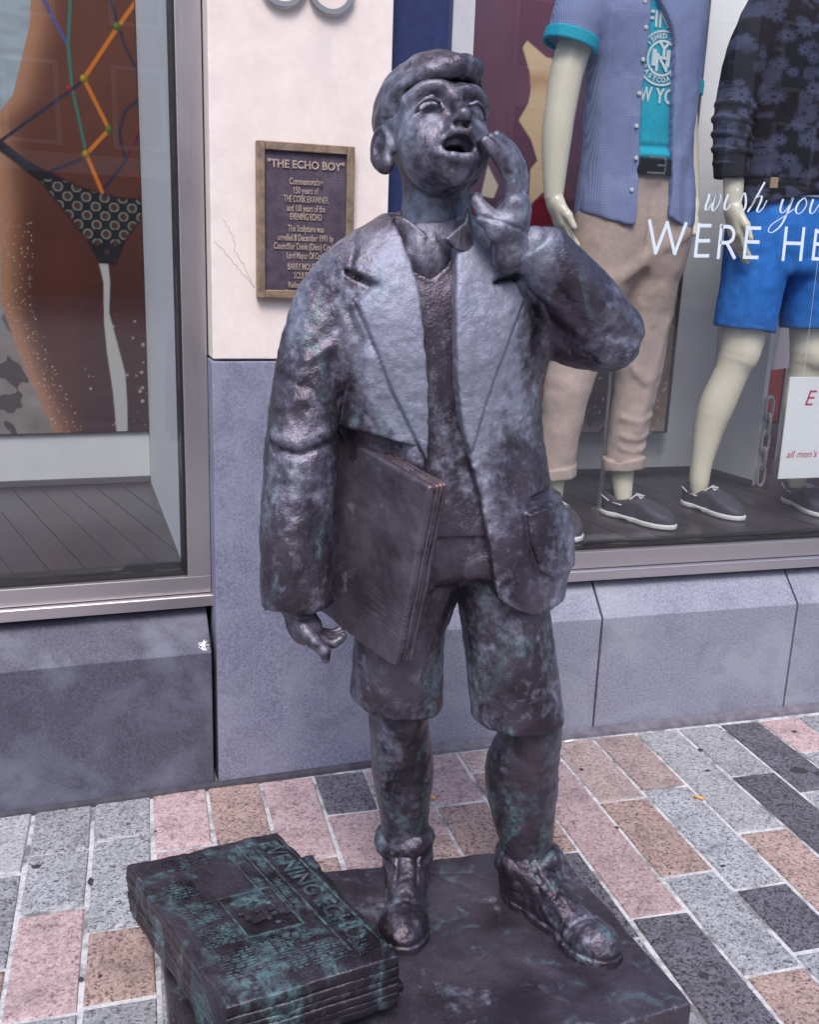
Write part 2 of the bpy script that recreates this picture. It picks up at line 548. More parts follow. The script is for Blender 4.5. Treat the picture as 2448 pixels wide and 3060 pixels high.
def mat_limestone(name, base, light, blotch=.5):
    t = NT(name); co = t.coord('Object')
    c = t.mix(t.ramp(t.noise(co, 150, 4, .8), ((.34, 0), (.66, 1))), [x * .62 for x in base], [x * 1.38 for x in base])
    bl = t.ramp(t.noise(co, 5.5, 5, .55, .4), ((.46, 0), (.64, 1)))
    c = t.mix(t.math('MULTIPLY', bl, blotch), c, light)
    dk = t.ramp(t.noise(co, 8, 5, .6, .5), ((.55, 0), (.72, 1)))
    c = t.mix(t.math('MULTIPLY', dk, .45), c, [x * .52 for x in base])
    # fossils and scratches: short pale marks
    mp = t.n('Mapping'); mp.inputs['Scale'].default_value = (1.0, 1.0, 3.2); mp.inputs['Rotation'].default_value = (.2, .5, .3)
    t.l(co, mp.inputs['Vector'])
    sc = t.ramp(t.voro(mp.outputs[0], 16, 'DISTANCE_TO_EDGE'), ((0, 1), (.006, 1), (.012, 0)))
    sc = t.math('MULTIPLY', sc, t.ramp(t.noise(co, 9, 3), ((.60, 0), (.66, 1))))
    c = t.mix(t.math('MULTIPLY', sc, .22), c, (.48, .48, .52))
    sp = t.math('MULTIPLY', t.ramp(t.voro(co, 70), ((0, 1), (.06, 1), (.09, 0))), t.ramp(t.noise(co, 40), ((.58, 0), (.62, 1))))
    c = t.mix(t.math('MULTIPLY', sp, .7), c, (.55, .55, .58))
    t.set(Base_Color=c, Roughness=t.ramp(t.noise(co, 30, 4), ((.3, .52), (.7, .72))), Specular_IOR_Level=.4)
    t.bump(t.noise(co, 260, 4, .7), .35, .0025)
    return t.m
M_LIME = mat_limestone('limestone_panel', (.215, .22, .315), (.32, .33, .43))
M_LIME_DARK = mat_limestone('limestone_dark', (.088, .087, .125), (.18, .185, .25), .70)
M_LIME_PALE = mat_limestone('limestone_pale', (.26, .265, .345), (.36, .37, .445))

def mat_cream():
    t = NT('cream_stone'); co = t.coord('Object')
    c = t.mix(t.ramp(t.noise(co, 14, 6, .7), ((.3, 0), (.7, 1))), (.78, .68, .645), (.90, .80, .755))
    st = t.n('Mapping'); st.inputs['Scale'].default_value = (1, 1, .25); t.l(co, st.inputs['Vector'])
    c = t.mix(t.math('MULTIPLY', t.ramp(t.noise(st.outputs[0], 9, 5, .6), ((.55, 0), (.75, 1))), .45), c, (.66, .60, .60))
    sp = t.math('MULTIPLY', t.ramp(t.voro(co, 45), ((0, 1), (.05, 1), (.08, 0))), t.ramp(t.noise(co, 17), ((.55, 0), (.6, 1))))
    c = t.mix(t.math('MULTIPLY', sp, .35), c, (.45, .38, .36))
    t.set(Base_Color=c, Roughness=.75, Specular_IOR_Level=.3)
    t.bump(t.noise(co, 90, 5, .7), .25, .003)
    return t.m
M_CREAM = mat_cream()

def mat_steel(name, col, rough=.34, stretch=(1, 1, 60)):
    t = NT(name); co = t.coord('Object', stretch)
    n = t.noise(co, 14, 4, .7)
    c2 = t.coord('Object')
    sm = t.noise(c2, 5, 4)
    c = t.mix(t.math('MULTIPLY', sm, .5), col, [x * .70 for x in col])
    t.set(Base_Color=c, Metallic=.88, Roughness=t.ramp(t.math('ADD', t.math('MULTIPLY', n, .6), t.math('MULTIPLY', sm, .4)), ((.3, rough - .06), (.7, rough + .12))))
    t.bump(n, .06, .001)
    return t.m
M_STEEL = mat_steel('brushed_steel', (.62, .58, .60), .34, (60, 60, 1))
M_STEEL_H = mat_steel('brushed_steel_sill', (.66, .62, .65), .30, (1, 1, 60))

def mat_glass():
    t = NT('window_glass')
    tr = t.n('BsdfTransparent'); tr.inputs['Color'].default_value = (.975, .985, .985, 1)
    gl = t.n('BsdfGlossy'); gl.inputs['Roughness'].default_value = 0.0
    fr = t.n('Fresnel')
    gm = t.n('NewGeometry')          # thin pane: both faces reflect alike, without internal reflection
    t.l(t.math('ADD', 1.75, t.math('MULTIPLY', gm.outputs['Backfacing'], 1 / 1.75 - 1.75)), fr.inputs['IOR'])
    co = t.coord('Object')
    b = t.n('Bump'); b.inputs['Strength'].default_value = .10; b.inputs['Distance'].default_value = .004
    t.l(t.noise(co, 1.6, 1), b.inputs['Height']); t.l(b.outputs[0], gl.inputs['Normal'])
    mx = t.n('MixShader')
    t.l(fr.outputs[0], mx.inputs[0]); t.l(tr.outputs[0], mx.inputs[1]); t.l(gl.outputs[0], mx.inputs[2])
    t.l(mx.outputs[0], t.out.inputs[0])
    return t.m
M_GLASS = mat_glass()

def mat_plank():
    t = NT('deck_plank'); co = t.coord('Object')
    mp = t.n('Mapping'); mp.inputs['Scale'].default_value = (9, 1.0, 9); mp.inputs['Rotation'].default_value = (0, 0, math.radians(-13))
    t.l(co, mp.inputs['Vector'])
    oi = t.n('ObjectInfo')
    g = t.noise(mp.outputs[0], 9, 6, .65, .8)
    c = t.mix(t.ramp(g, ((.32, 0), (.68, 1))), (.026, .019, .025), (.066, .048, .058))
    c = t.mix(t.math('MULTIPLY', oi.outputs['Random'], .5), c, (.022, .016, .021))
    t.set(Base_Color=c, Roughness=.30, Specular_IOR_Level=.5)
    t.bump(g, .12, .002)
    return t.m
M_PLANK = mat_plank()
M_BLACK = plain('black_seal', (.012, .011, .014), .5)
M_GAP = plain('dark_recess', (.020, .018, .028), .7)
M_WHITE = plain('white_board', (.86, .86, .87), .55, var=.03, vscale=6)
M_SIGN = plain('sign_card', (.86, .89, .91), .35, var=.02, vscale=3)
M_GREYWALL = plain('shop_wall', (.60, .60, .62), .7, var=.03)
M_SHOPDARK = plain('shop_dark', (.035, .022, .030), .6, var=.4, vscale=3)
M_SHOPRED = plain('shop_red', (.20, .012, .020), .6, var=.3, vscale=5)
M_NAVY = plain('navy_paint', (.020, .030, .105), .42, var=.16, vscale=70, bump=.08)
M_GREYSTRIP = plain('grey_strip', (.52, .52, .56), .4, var=.05)
M_PLATE = plain('skin_mannequin', (.84, .78, .62), .22, var=.03, vscale=8)
M_TEE = plain('cyan_cotton', (.010, .42, .58), .85, var=.14, vscale=120, bump=.25, bscale=900)
M_CHINO = plain('tan_chino', (.50, .385, .345), .85, var=.08, vscale=60, bump=.2, bscale=700)
M_SHORTS = plain('blue_cotton', (.024, .19, .64), .8, var=.20, vscale=30, bump=.2, bscale=700)
M_BELT = plain('black_leather', (.014, .010, .014), .35)
M_CHROME = plain('buckle_metal', (.7, .7, .72), .2, 1.0)
M_SHOE = plain('navy_leather', (.060, .052, .075), .6, var=.2, vscale=60, bump=.15)
M_SOLE = plain('white_rubber', (.78, .78, .78), .5)
M_LACE = plain('white_lace', (.66, .66, .68), .7)
M_BUTTON = plain('pearl_button', (.72, .72, .74), .25)
M_PRINT = plain('white_print', (.72, .80, .83), .7, var=.08, vscale=90)
M_VINYL = plain('pale_blue_vinyl', (.70, .79, .87), .45)
M_REDINK = plain('red_ink', (.50, .035, .10), .6)
M_LABELINK = plain('leather_tab', (.42, .30, .20), .6)

def mat_shirt():
    t = NT('gingham_shirt'); co = t.coord('Object')
    mp = t.n('Mapping'); mp.inputs['Rotation'].default_value = (0, math.radians(42), 0); t.l(co, mp.inputs['Vector'])
    ck = t.n('TexChecker'); ck.inputs['Scale'].default_value = 330
    ck.inputs['Color1'].default_value = (.15, .19, .40, 1); ck.inputs['Color2'].default_value = (.34, .39, .58, 1)
    fl = t.n('Mapping'); fl.inputs['Scale'].default_value = (1, 0.0, 1); t.l(mp.outputs[0], fl.inputs['Vector'])
    t.l(fl.outputs[0], ck.inputs['Vector'])
    c = t.mix(t.math('MULTIPLY', t.noise(co, 40, 4), .35), ck.outputs['Color'], (.19, .23, .46))
    t.set(Base_Color=c, Roughness=.85)
    t.bump(t.noise(co, 30, 4), .15, .004)
    return t.m
M_SHIRT = mat_shirt()

def mat_vcol(name, rough=.5, attr='Col', bump=0.0):
    t = NT(name)
    a = t.n('Attribute'); a.attribute_name = attr
    t.set(Base_Color=a.outputs['Color'], Roughness=rough, Specular_IOR_Level=.4)
    if bump: t.bump(t.noise(t.coord('Object'), 500, 3), bump, .002)
    return t.m
M_POSTER = mat_vcol('poster_print', .38)
M_SWEATER = mat_vcol('floral_knit', .9, bump=.3)

def mat_plaque(name, col, col2, rough=.5):
    t = NT(name); co = t.coord('Object')
    c = t.mix(t.ramp(t.noise(co, 40, 5, .7), ((.35, 0), (.65, 1))), col, col2)
    c = t.mix(t.math('MULTIPLY', t.ramp(t.noise(co, 12, 4), ((.55, 0), (.75, 1))), .5), c, (.20, .16, .22))
    t.set(Base_Color=c, Metallic=.5, Roughness=rough)
    t.bump(t.noise(co, 330, 4, .7), .6, .003)
    return t.m
M_PLQ_FRAME = mat_plaque('plaque_rim_bronze', (.20, .135, .10), (.38, .27, .18), .45)
M_PLQ_FIELD = mat_plaque('plaque_field_bronze', (.075, .056, .085), (.125, .095, .13), .55)
M_PLQ_TEXT = mat_plaque('plaque_letter_bronze', (.40, .30, .25), (.56, .45, .38), .40)
M_BRICK = plain('far_brick', (.20, .11, .09), .85, var=.35, vscale=1.6)
M_FARSTONE = plain('far_stone', (.44, .39, .36), .85, var=.2, vscale=1.0)
M_FARGLASS = plain('far_window_glass', (.02, .025, .03), .1)
M_SLATE = plain('far_slate', (.06, .06, .07), .7, var=.2)
M_STREET = plain('street_paving', (.20, .19, .20), .8, var=.25, vscale=2.5)
# ------------------------------------------------------------------ ground: granite setts bedded in pale mortar
rng = random.Random(11)
pavement = link('pavement', mesh_pd('pavement', [(-.80, .70, -.005), (2.65, .70, -.005), (2.65, 2.75, -.005), (-.80, 2.75, -.005)], [(0, 1, 2, 3)]), M_MORTAR)
tag(pavement, 'pavement of grey, pink and orange granite setts in pale mortar', kind='structure')
street = link('street', mesh_pd('street', [(-150, -150, -.012), (150, -150, -.012), (150, 150, -.012), (-150, 150, -.012)], [(0, 1, 2, 3)]), M_STREET)
tag(street, 'street surface running on behind the viewer', kind='structure')

SETT_ROT = math.radians(0.56)
KIND = {'g': G_GREY, 'l': G_PALE, 'p': G_PINK, 'o': G_ORANGE, 'b': G_BEIGE, 'd': G_DARK}
COLUMNS = {   # column -> (end joints from the wall outwards, stone kinds)
    -5: ((2.25, 1.98, 1.62), 'glog'), -4: ((2.116, 1.80), 'lgo'), -3: ((2.184, 1.963, 1.646, 1.36), 'ggpgo'), -2: ((2.208, 1.875, 1.658, 1.30), 'ggogp'),
    -1: ((2.138, 1.86, 1.50), 'ppgo'), 0: ((2.088, 1.80, 1.50), 'odpg'), 1: ((2.030, 1.75, 1.45), 'poog'), 2: ((2.205, 1.93, 1.60), 'dpog'),
    3: ((2.065, 1.75, 1.45), 'pogp'), 4: ((2.190, 1.88, 1.50), 'pogo'), 5: ((2.330, 1.925, 1.60, 1.25), 'bodgo'), 6: ((2.345, 1.661, 1.24), 'bpdg'),
    7: ((2.113, 1.782, 1.445, 1.12), 'bogog'), 8: ((2.144, 1.704, 1.483, 1.15), 'bgdgo'), 9: ((1.905, 1.560, 1.28), 'logd'), 10: ((2.161, 1.745, 1.42), 'ldgo'),
    11: ((2.044, 1.70, 1.40), 'dgog'), 12: ((2.239, 1.92, 1.55), 'pgdg'), 13: ((2.10, 1.78), 'glo'), 14: ((2.25, 1.9), 'dgp'), 15: ((2.05,), 'go')}
def sett(x0, x1, y0, y1, mat):
    """one worn stone: slightly uneven outline, rounded arrises, dished top"""
    g = .0055
    j = lambda: rng.uniform(-.0022, .0022)
    cs = [(x0 + g + j(), y0 + g + j()), (x1 - g + j(), y0 + g + j()), (x1 - g + j(), y1 - g + j()), (x0 + g + j(), y1 - g + j())]
    top = rng.uniform(-.0012, .0012)
    V, F = [], []
    cx = sum(c[0] for c in cs) / 4; cy = sum(c[1] for c in cs) / 4
    for z, k in ((-.06, 0.0), (top - .004, 0.0), (top - .0008, .0022), (top, .006)):
        for (x, y) in cs:
            sx = 1 if x > cx else -1; sy = 1 if y > cy else -1
            V.append((x - sx * k, y - sy * k, z + (rng.uniform(-.0006, .0006) if z > -.01 else 0)))
    for r in range(3):
        for i in range(4):
            F.append((r * 4 + i, r * 4 + (i + 1) % 4, r * 4 + 4 + (i + 1) % 4, r * 4 + 4 + i))
    F.append((12, 13, 14, 15))
    c, s = math.cos(-SETT_ROT), math.sin(-SETT_ROT)
    V = [(cx0 * c - (cy0 - 2.3) * s, cx0 * s + (cy0 - 2.3) * c + 2.3, z) for cx0, cy0, z in V]
    me = mesh_pd('sett', V, F)
    o = link('sett', me, mat, pavement, smooth=False)
    return o
for i, (joints, kinds) in COLUMNS.items():
    x0 = .1663 + .1435 * i; x1 = x0 + .1435
    back = 2.405 if i < 4 else 2.452
    if x1 < .25: back = 2.385 + .05 * (x0 + .3)
    ys = [back] + list(joints) + [.82]
    for k in range(len(ys) - 1):
        y1, y0 = ys[k], ys[k + 1]
        if y1 - y0 > .72:                                  # long run out of sight: split it
            m = (y0 + y1) / 2 + rng.uniform(-.05, .05)
            sett(x0, x1, m, y1, KIND[kinds[min(k, len(kinds) - 1)]]); sett(x0, x1, y0, m, KIND[rng.choice('gglod')])
        else:
            sett(x0, x1, y0, y1, KIND[kinds[min(k, len(kinds) - 1)]])

# ------------------------------------------------------------------ shop front
WA = 0.05427824
WO = Vector((.197, 2.408, 0)); WU = Vector((math.cos(WA), math.sin(WA), 0)); WN = Vector((math.sin(WA), -math.cos(WA), 0))
def wing(p): return WO + WU * p[0] + WN * p[1] + Vector((0, 0, p[2]))       # left wing: (along, outwards, up)
def rwing(p): return Vector((p[0], 2.48 - p[1], p[2]))                       # right wing

def base_stone(u0, u1, prof, fr, mat, parent):
    g = .0035
    me = prism_mesh('stone', prof, u0 + g, u1 - g, lambda v, z, u: fr((u, v, z)), .0022)
    return link('base_stone', me, mat, parent)

base_l = empty('stone_plinth', wing((-.5, 0, 0)))
tag(base_l, 'dark limestone plinth with a pale sloped top under the left shop window', 'wall')
PROF_L = ((0, -.03), (0, .382), (-.092, .474), (-.30, .474), (-.30, -.03))
base_stone(-1.75, -.95, PROF_L, wing, M_LIME_DARK, base_l)
base_stone(-.95, -.006, PROF_L, wing, M_LIME_DARK, base_l)
base_r = empty('stone_plinth', (1.5, 2.55, 0))
tag(base_r, 'pale limestone plinth of chamfered blocks under the mannequin window', 'wall')
PROF_R = ((0, -.03), (0, .365), (-.098, .463), (-.30, .463), (-.30, -.03))
for a, b in ((.648, 1.337), (1.337, 2.016), (2.016, 2.72), (2.72, 3.45)):
    base_stone(a, b, PROF_R, rwing, M_LIME_PALE, base_r)
link('joint_backing', box_mesh('jb', (.66, 2.535, -.02), (3.4, 2.70, .385)), M_GAP, base_r)
box('joint_backing', (-1.7, -.28, -.02), (-.002, -.05, .40), M_GAP, base_l, frame=wing)
# mortar fillet along the foot of the walls
fil = link('mortar_fillet', prism_mesh('mf', ((.004, -.02), (.036, -.02), (.030, .004), (.004, .016)), .62, 3.4, lambda v, z, u: rwing((u, v, z))), plain('grey_mortar', (.15, .14, .17), .9, var=.3, vscale=30, bump=.4, bscale=150), pavement)
link('mortar_fillet', prism_mesh('mf', ((.003, -.02), (.020, -.02), (.014, .005), (.003, .012)), -1.7, .44, lambda v, z, u: wing((u, v, z))), plain('dark_mortar', (.06, .055, .07), .9, var=.3, vscale=30, bump=.4, bscale=150), pavement)

# bird dropping on the left ledge
bd = bmesh.new()
for k in range(46):
    a, r = rng.uniform(0, 6.3), .017 * rng.random() ** .7
    w = r * math.sin(a)                                   # distance up the slope
    rad = rng.uniform(.0012, .0052) * (1.2 - r / .02)
    M4 = Matrix.Translation(wing((-.028 + r * .8 * math.cos(a), -.016 + w * -.7 + .001, .398 + w * .7))) @ Matrix.Rotation(-WA, 4, 'Z') @ Matrix.Rotation(math.radians(45), 4, 'X') @ Matrix.Diagonal((1, 1, .35, 1))
    bmesh.ops.create_uvsphere(bd, u_segments=8, v_segments=5, radius=max(rad, .0010), matrix=M4)
me = bpy.data.meshes.new('dropping'); bd.to_mesh(me); bd.free()
tag(link('bird_dropping', me, plain('dropping_white', (.82, .82, .84), .8), None, True), 'white bird dropping on the sloped ledge beside the pillar', 'dropping')

# ---- pillar
pillar = empty('pillar', wing((.22, -.1, 0)))
tag(pillar, 'cream stone pillar with a grey limestone lower panel, between two shop windows', 'pillar')
box('lower_panel', (.004, -.34, -.03), (.440, 0, 1.128), M_LIME, pillar, .003, 2, wing)
box('upper_stone', (.007, -.34, 1.133), (.437, -.004, 3.3), M_CREAM, pillar, .003, 2, wing)
def ribbon(name, pts, w, fr, v, mat, parent, z_is=1, th=.0006):
    """thin raised ribbon through (u, z) points on a facade plane"""
    V, F = [], []
    for i, p in enumerate(pts):
        a = pts[max(i - 1, 0)]; b = pts[min(i + 1, len(pts) - 1)]
        dx, dz = b[0] - a[0], b[1] - a[1]; L = math.hypot(dx, dz) + 1e-9
        ww = w[i] if hasattr(w, '__len__') else w
        nx, nz = -dz / L * ww / 2, dx / L * ww / 2
        V += [fr((p[0] + nx, v, p[1] + nz)), fr((p[0] - nx, v, p[1] - nz)), fr((p[0] + nx, v + th, p[1] + nz)), fr((p[0] - nx, v + th, p[1] - nz))]
    for i in range(len(pts) - 1):
        k = i * 4
        F += [(k + 2, k + 3, k + 7, k + 6), (k, k + 2, k + 6, k + 4), (k + 3, k + 1, k + 5, k + 7)]
    F += [(0, 1, 3, 2)]; k = (len(pts) - 1) * 4; F += [(k + 1, k, k + 2, k + 3)]
    return link(name, mesh_pd(name, V, F), mat, parent)
M_CRACK = plain('crack_line', (.34, .29, .28), .9)
def wob(pts, n=6, a=.0022):
    out = []
    for p, q in zip(pts[:-1], pts[1:]):
        for k in range(n):
            t = k / n
            out.append((p[0] + (q[0] - p[0]) * t + rng.uniform(-a, a), p[1] + (q[1] - p[1]) * t + rng.uniform(-a, a)))
    return out + [pts[-1]]
ribbon('crack', wob(((.015, 1.405), (.045, 1.375), (.075, 1.340), (.095, 1.318), (.108, 1.305))), .0009, wing, -.0041, M_CRACK, pillar)
ribbon('crack', wob(((.035, 1.455), (.058, 1.420), (.062, 1.385), (.085, 1.350), (.098, 1.318), (.108, 1.302))), .0009, wing, -.0041, M_CRACK, pillar)

# ---- two ring letters near the top of the pillar
M_RING = plain('grey_metal_letter', (.42, .42, .46), .35, .6)
def ring(u, z, R, r, th, name, label):
    V, F = [], []; n = 48
    for k in range(n):
        a = 2 * math.pi * k / n
        for rr, v in ((R, .006), (R, .006 + th), (R - r, .006 + th), (R - r, .006)):
            V.append(wing((u + rr * math.cos(a), v - .004, z + rr * math.sin(a))))
    for k in range(n):
        for q in range(4):
            F.append((k * 4 + q, k * 4 + (q + 1) % 4, ((k + 1) % n) * 4 + (q + 1) % 4, ((k + 1) % n) * 4 + q))
    o = link(name, mesh_pd(name, V, F), M_RING)
    tag(o, label, 'sign letter', 'ring letters on the pillar')
ring(.173, 1.970, .054, .011, .010, 'sign_letter', 'left grey metal ring letter at the top edge, on the cream pillar')
ring(.284, 1.966, .054, .011, .010, 'sign_letter', 'right grey metal ring letter at the top edge, on the cream pillar')

# ---- lettering helper
def text_mesh(body, size, extrude=.001, align='CENTER', shear=0.0, space=1.0, offset=0.0):
    cu = bpy.data.curves.new('txt', 'FONT'); cu.body = body; cu.size = size; cu.extrude = extrude
    cu.align_x = align; cu.align_y = 'CENTER'; cu.shear = shear; cu.space_character = space; cu.offset = offset
    cu.resolution_u = 3
    ob = bpy.data.objects.new('txt', cu); COL.objects.link(ob)
    bpy.context.view_layer.update()
    me = bpy.data.meshes.new_from_object(ob.evaluated_get(bpy.context.evaluated_depsgraph_get()))
    bpy.data.objects.remove(ob); bpy.data.curves.remove(cu)
    return me
def place_text(name, body, size, to3, mat, parent, extrude=.001, sx=1.0, **kw):
    """to3(x, y, depth) maps glyph coordinates to the world"""
    me = text_mesh(body, size, extrude, **kw)
    for v in me.vertices: v.co = to3(v.co.x * sx, v.co.y, v.co.z)
    me.update()
    return link(name, me, mat, parent)

# ---- commemorative plaque
plaque = empty('plaque', wing((.227, 0, 1.45)))
tag(plaque, 'bronze commemorative plaque with raised lettering and a golden rim, on the pillar', 'plaque')
PU0, PU1, PZ0, PZ1 = .111, .344, 1.280, 1.632
box('field', (PU0 + .008, -.003, PZ0 + .008), (PU1 - .008, .010, PZ1 - .008), M_PLQ_FIELD, plaque, 0, 1, wing)
for nm, a, b in (('rim', (PU0, PZ0), (PU0 + .019, PZ1)), ('rim', (PU1 - .019, PZ0), (PU1, PZ1)), ('rim', (PU0 + .019, PZ0), (PU1 - .019, PZ0 + .019)), ('rim', (PU0 + .019, PZ1 - .019), (PU1 - .019, PZ1))):
    box(nm, (a[0], -.003, a[1]), (b[0], .019, b[1]), M_PLQ_FRAME, plaque, .002, 2, wing)
UC = (PU0 + PU1) / 2 + .001
for body, z, w, h in (('"THE ECHO BOY"', 1.5840, .183, .0215), ('Commemorating', 1.5470, .080, .0165), ('150 years of', 1.5270, .060, .0165), ('THE CORK EXAMINER', 1.5075, .108, .0165),
                      ('and 100 years of the', 1.4870, .092, .0165), ('EVENING ECHO', 1.4680, .076, .0165), ('The Sculpture was', 1.4410, .088, .0165), ('unveiled 8 December 1991 by', 1.4200, .136, .0165),
                      ('Councillor Denis (Dino) Cregan', 1.4000, .154, .0165), ('Lord Mayor Of Cork', 1.3790, .092, .0165), ('BARRY MOLONEY', 1.3535, .088, .0165), ('SCULPTOR', 1.3330, .058, .0165),
                      ('Relocated from', 1.3110, .084, .0150), ('Saint Patrick Street', 1.2930, .100, .0150)):
    big = body.startswith('"')
    me = text_mesh(body, h * 1.15, .0016, offset=.0007 if big else .00035)
    xs = [v.co.x for v in me.vertices]; wd = max(xs) - min(xs); mid = (max(xs) + min(xs)) / 2
    for v in me.vertices: v.co = wing((UC + (v.co.x - mid) * w / wd, .0112 + v.co.z, z + v.co.y * (1.0 if big else 1.12)))
    me.update()
    link('lettering', me, M_PLQ_TEXT, plaque)

# ---- left shop window: frame, glass
win_l = empty('shop_window', wing((-.6, -.1, .5)))
tag(win_l, 'left shop window in a brushed steel frame, showing a swimwear poster', 'window')
box('sill', (-1.75, -.20, .488), (.010, -.055, .519), M_STEEL_H, win_l, .004, 3, wing)
box('bottom_rail', (-1.75, -.20, .521), (.003, -.075, .566), M_STEEL, win_l, .0015, 2, wing)
box('mullion', (-.056, -.20, .5665), (.003, -.076, 3.3), M_STEEL, win_l, .0015, 2, wing)
box('seal', (-.0620, -.19, .5665), (-.0565, -.088, 3.3), M_BLACK, win_l, 0, 1, wing)
box('seal', (-1.74, -.19, .5665), (-.0625, -.092, .5715), M_BLACK, win_l, 0, 1, wing)
box('shadow_gap', (.0035, -.30, .52), (.0065, -.10, 3.3), M_GAP, win_l, 0, 1, wing)
box('glass_pane', (-1.74, -.128, .573), (-.0625, -.120, 3.3), M_GLASS, win_l, 0, 1, wing)

# ---- right shop window
win_r = empty('shop_window', (1.6, 2.56, .5))
tag(win_r, 'right shop window in a steel frame with two mannequins behind the glass', 'window')
box('sill', (.62, 2.53, .467), (3.5, 2.68, .498), M_STEEL_H, win_r, .004, 3)
box('bottom_rail', (.62, 2.552, .500), (3.5, 2.68, .551), M_STEEL, win_r, .0015, 2)
box('seal', (.86, 2.575, .5515), (3.5, 2.66, .5565), M_BLACK, win_r)
box('glass_pane', (.858, 2.600, .557), (3.5, 2.608, 3.3), M_GLASS, win_r)
box('jamb_panel', (.634, 2.492, .500), (.785, 2.66, 3.3), M_NAVY, win_r, .002)
box('jamb_edge', (.7853, 2.500, .552), (.799, 2.66, 3.3), plain('navy_edge', (.035, .045, .12), .5), win_r, .001)
box('jamb_strip', (.7993, 2.505, .552), (.857, 2.66, 3.3), M_GREYSTRIP, win_r, .001)
# traced outlines, in metres on their own planes
T_BODYL = ((-0.3703, 2.1381), (-0.3788, 2.0453), (-0.4124, 1.9313), (-0.4423, 1.8342), (-0.5071, 1.7517))
T_HIPL = ((-0.5096, 1.7155), (-0.5027, 1.5075), (-0.521, 1.1875), (-0.4703, 1.0015), (-0.4151, 0.8498), (-0.3756, 0.7364), (-0.3639, 0.7075))
T_GAP = ((-0.2023, 1.323), (-0.1728, 1.3238), (-0.1689, 1.2606), (-0.1765, 1.1592), (-0.154, 1.0564), (-0.131, 0.9517), (-0.1282, 0.8451), (-0.1323, 0.7005), (-0.1668, 0.7016), (-0.1745, 0.8814), (-0.1889, 1.0217), (-0.1945, 1.1249), (-0.1906, 1.2601))
T_BIK = ((-0.5096, 1.7155), (-0.4125, 1.6363), (-0.3528, 1.6088), (-0.2489, 1.5641), (-0.1218, 1.5352), (0.0302, 1.5425), (0.0299, 1.5327), (-0.0723, 1.456), (-0.1139, 1.4018), (-0.15, 1.3211), (-0.2021, 1.3263), (-0.2316, 1.3911), (-0.2974, 1.479), (-0.3732, 1.5765), (-0.4547, 1.64), (-0.512, 1.6791))
T_ORANGE = (((-0.0412, 2.1615), (-0.1137, 2.0624), (-0.2232, 1.9028)), ((-0.2233, 1.8998), (-0.1516, 1.7521)), ((-0.1516, 1.7521), (-0.2267, 1.6711)), ((-0.2268, 1.6692), (-0.1824, 1.5547)))
T_BEADS = (((-0.1136, 2.0654), 'g'), ((-0.2233, 1.901), 'y'), ((-0.1516, 1.7521), 'g'), ((-0.228, 1.6711), 'y'), ((-0.2699, 1.8689), 'r'), ((-0.0189, 1.8363), 'y'))
T_DARK = (((-0.4809, 1.6993), (-0.278, 1.8531), (-0.2235, 1.8968)), ((-0.1349, 2.1516), (-0.0908, 2.0078), (-0.0553, 1.9382), (-0.0453, 1.8592), (-0.0983, 1.8118), (-0.1199, 1.748)), ((-0.1199, 1.748), (-0.1043, 1.6546), (-0.1789, 1.5613)), ((-0.1043, 1.6546), (-0.0487, 1.7592), (-0.0065, 1.8622)), ((-0.3466, 1.6091), (-0.2446, 1.6525)), ((-0.4873, 1.6928), (-0.4186, 1.636)))
T_PURPLE = (((-0.3383, 2.1301), (-0.2704, 2.0001)),)
T_TEAL = (((-0.2524, 2.1392), (-0.2672, 2.0033), (-0.2617, 1.8725), (-0.2302, 1.6909)),)
T_RED = (((-0.1052, 1.6291), (-0.0062, 1.5538)), ((-0.0543, 1.7838), (-0.0908, 1.6681)))
T_TAN = ((1.369, 2.1096), (1.3551, 2.0864), (1.3864, 2.0089), (1.3941, 1.9511), (1.3881, 1.9099), (1.3553, 1.8531), (1.4069, 1.792), (1.4358, 1.7238), (1.4112, 1.6943), (1.4121, 1.5664), (1.4574, 1.6114), (1.519, 1.6573), (1.5401, 1.8001), (1.4971, 1.9358), (1.4662, 2.0599), (1.4451, 2.0627))
T_HOLE = ((1.2501, 1.6996), (1.2934, 1.6319), (1.2775, 1.5888), (1.2299, 1.596))
T_REDP = ((1.4182, 1.557), (1.4574, 1.6114), (1.5528, 1.6447), (1.5634, 1.5147), (1.4222, 1.4994))
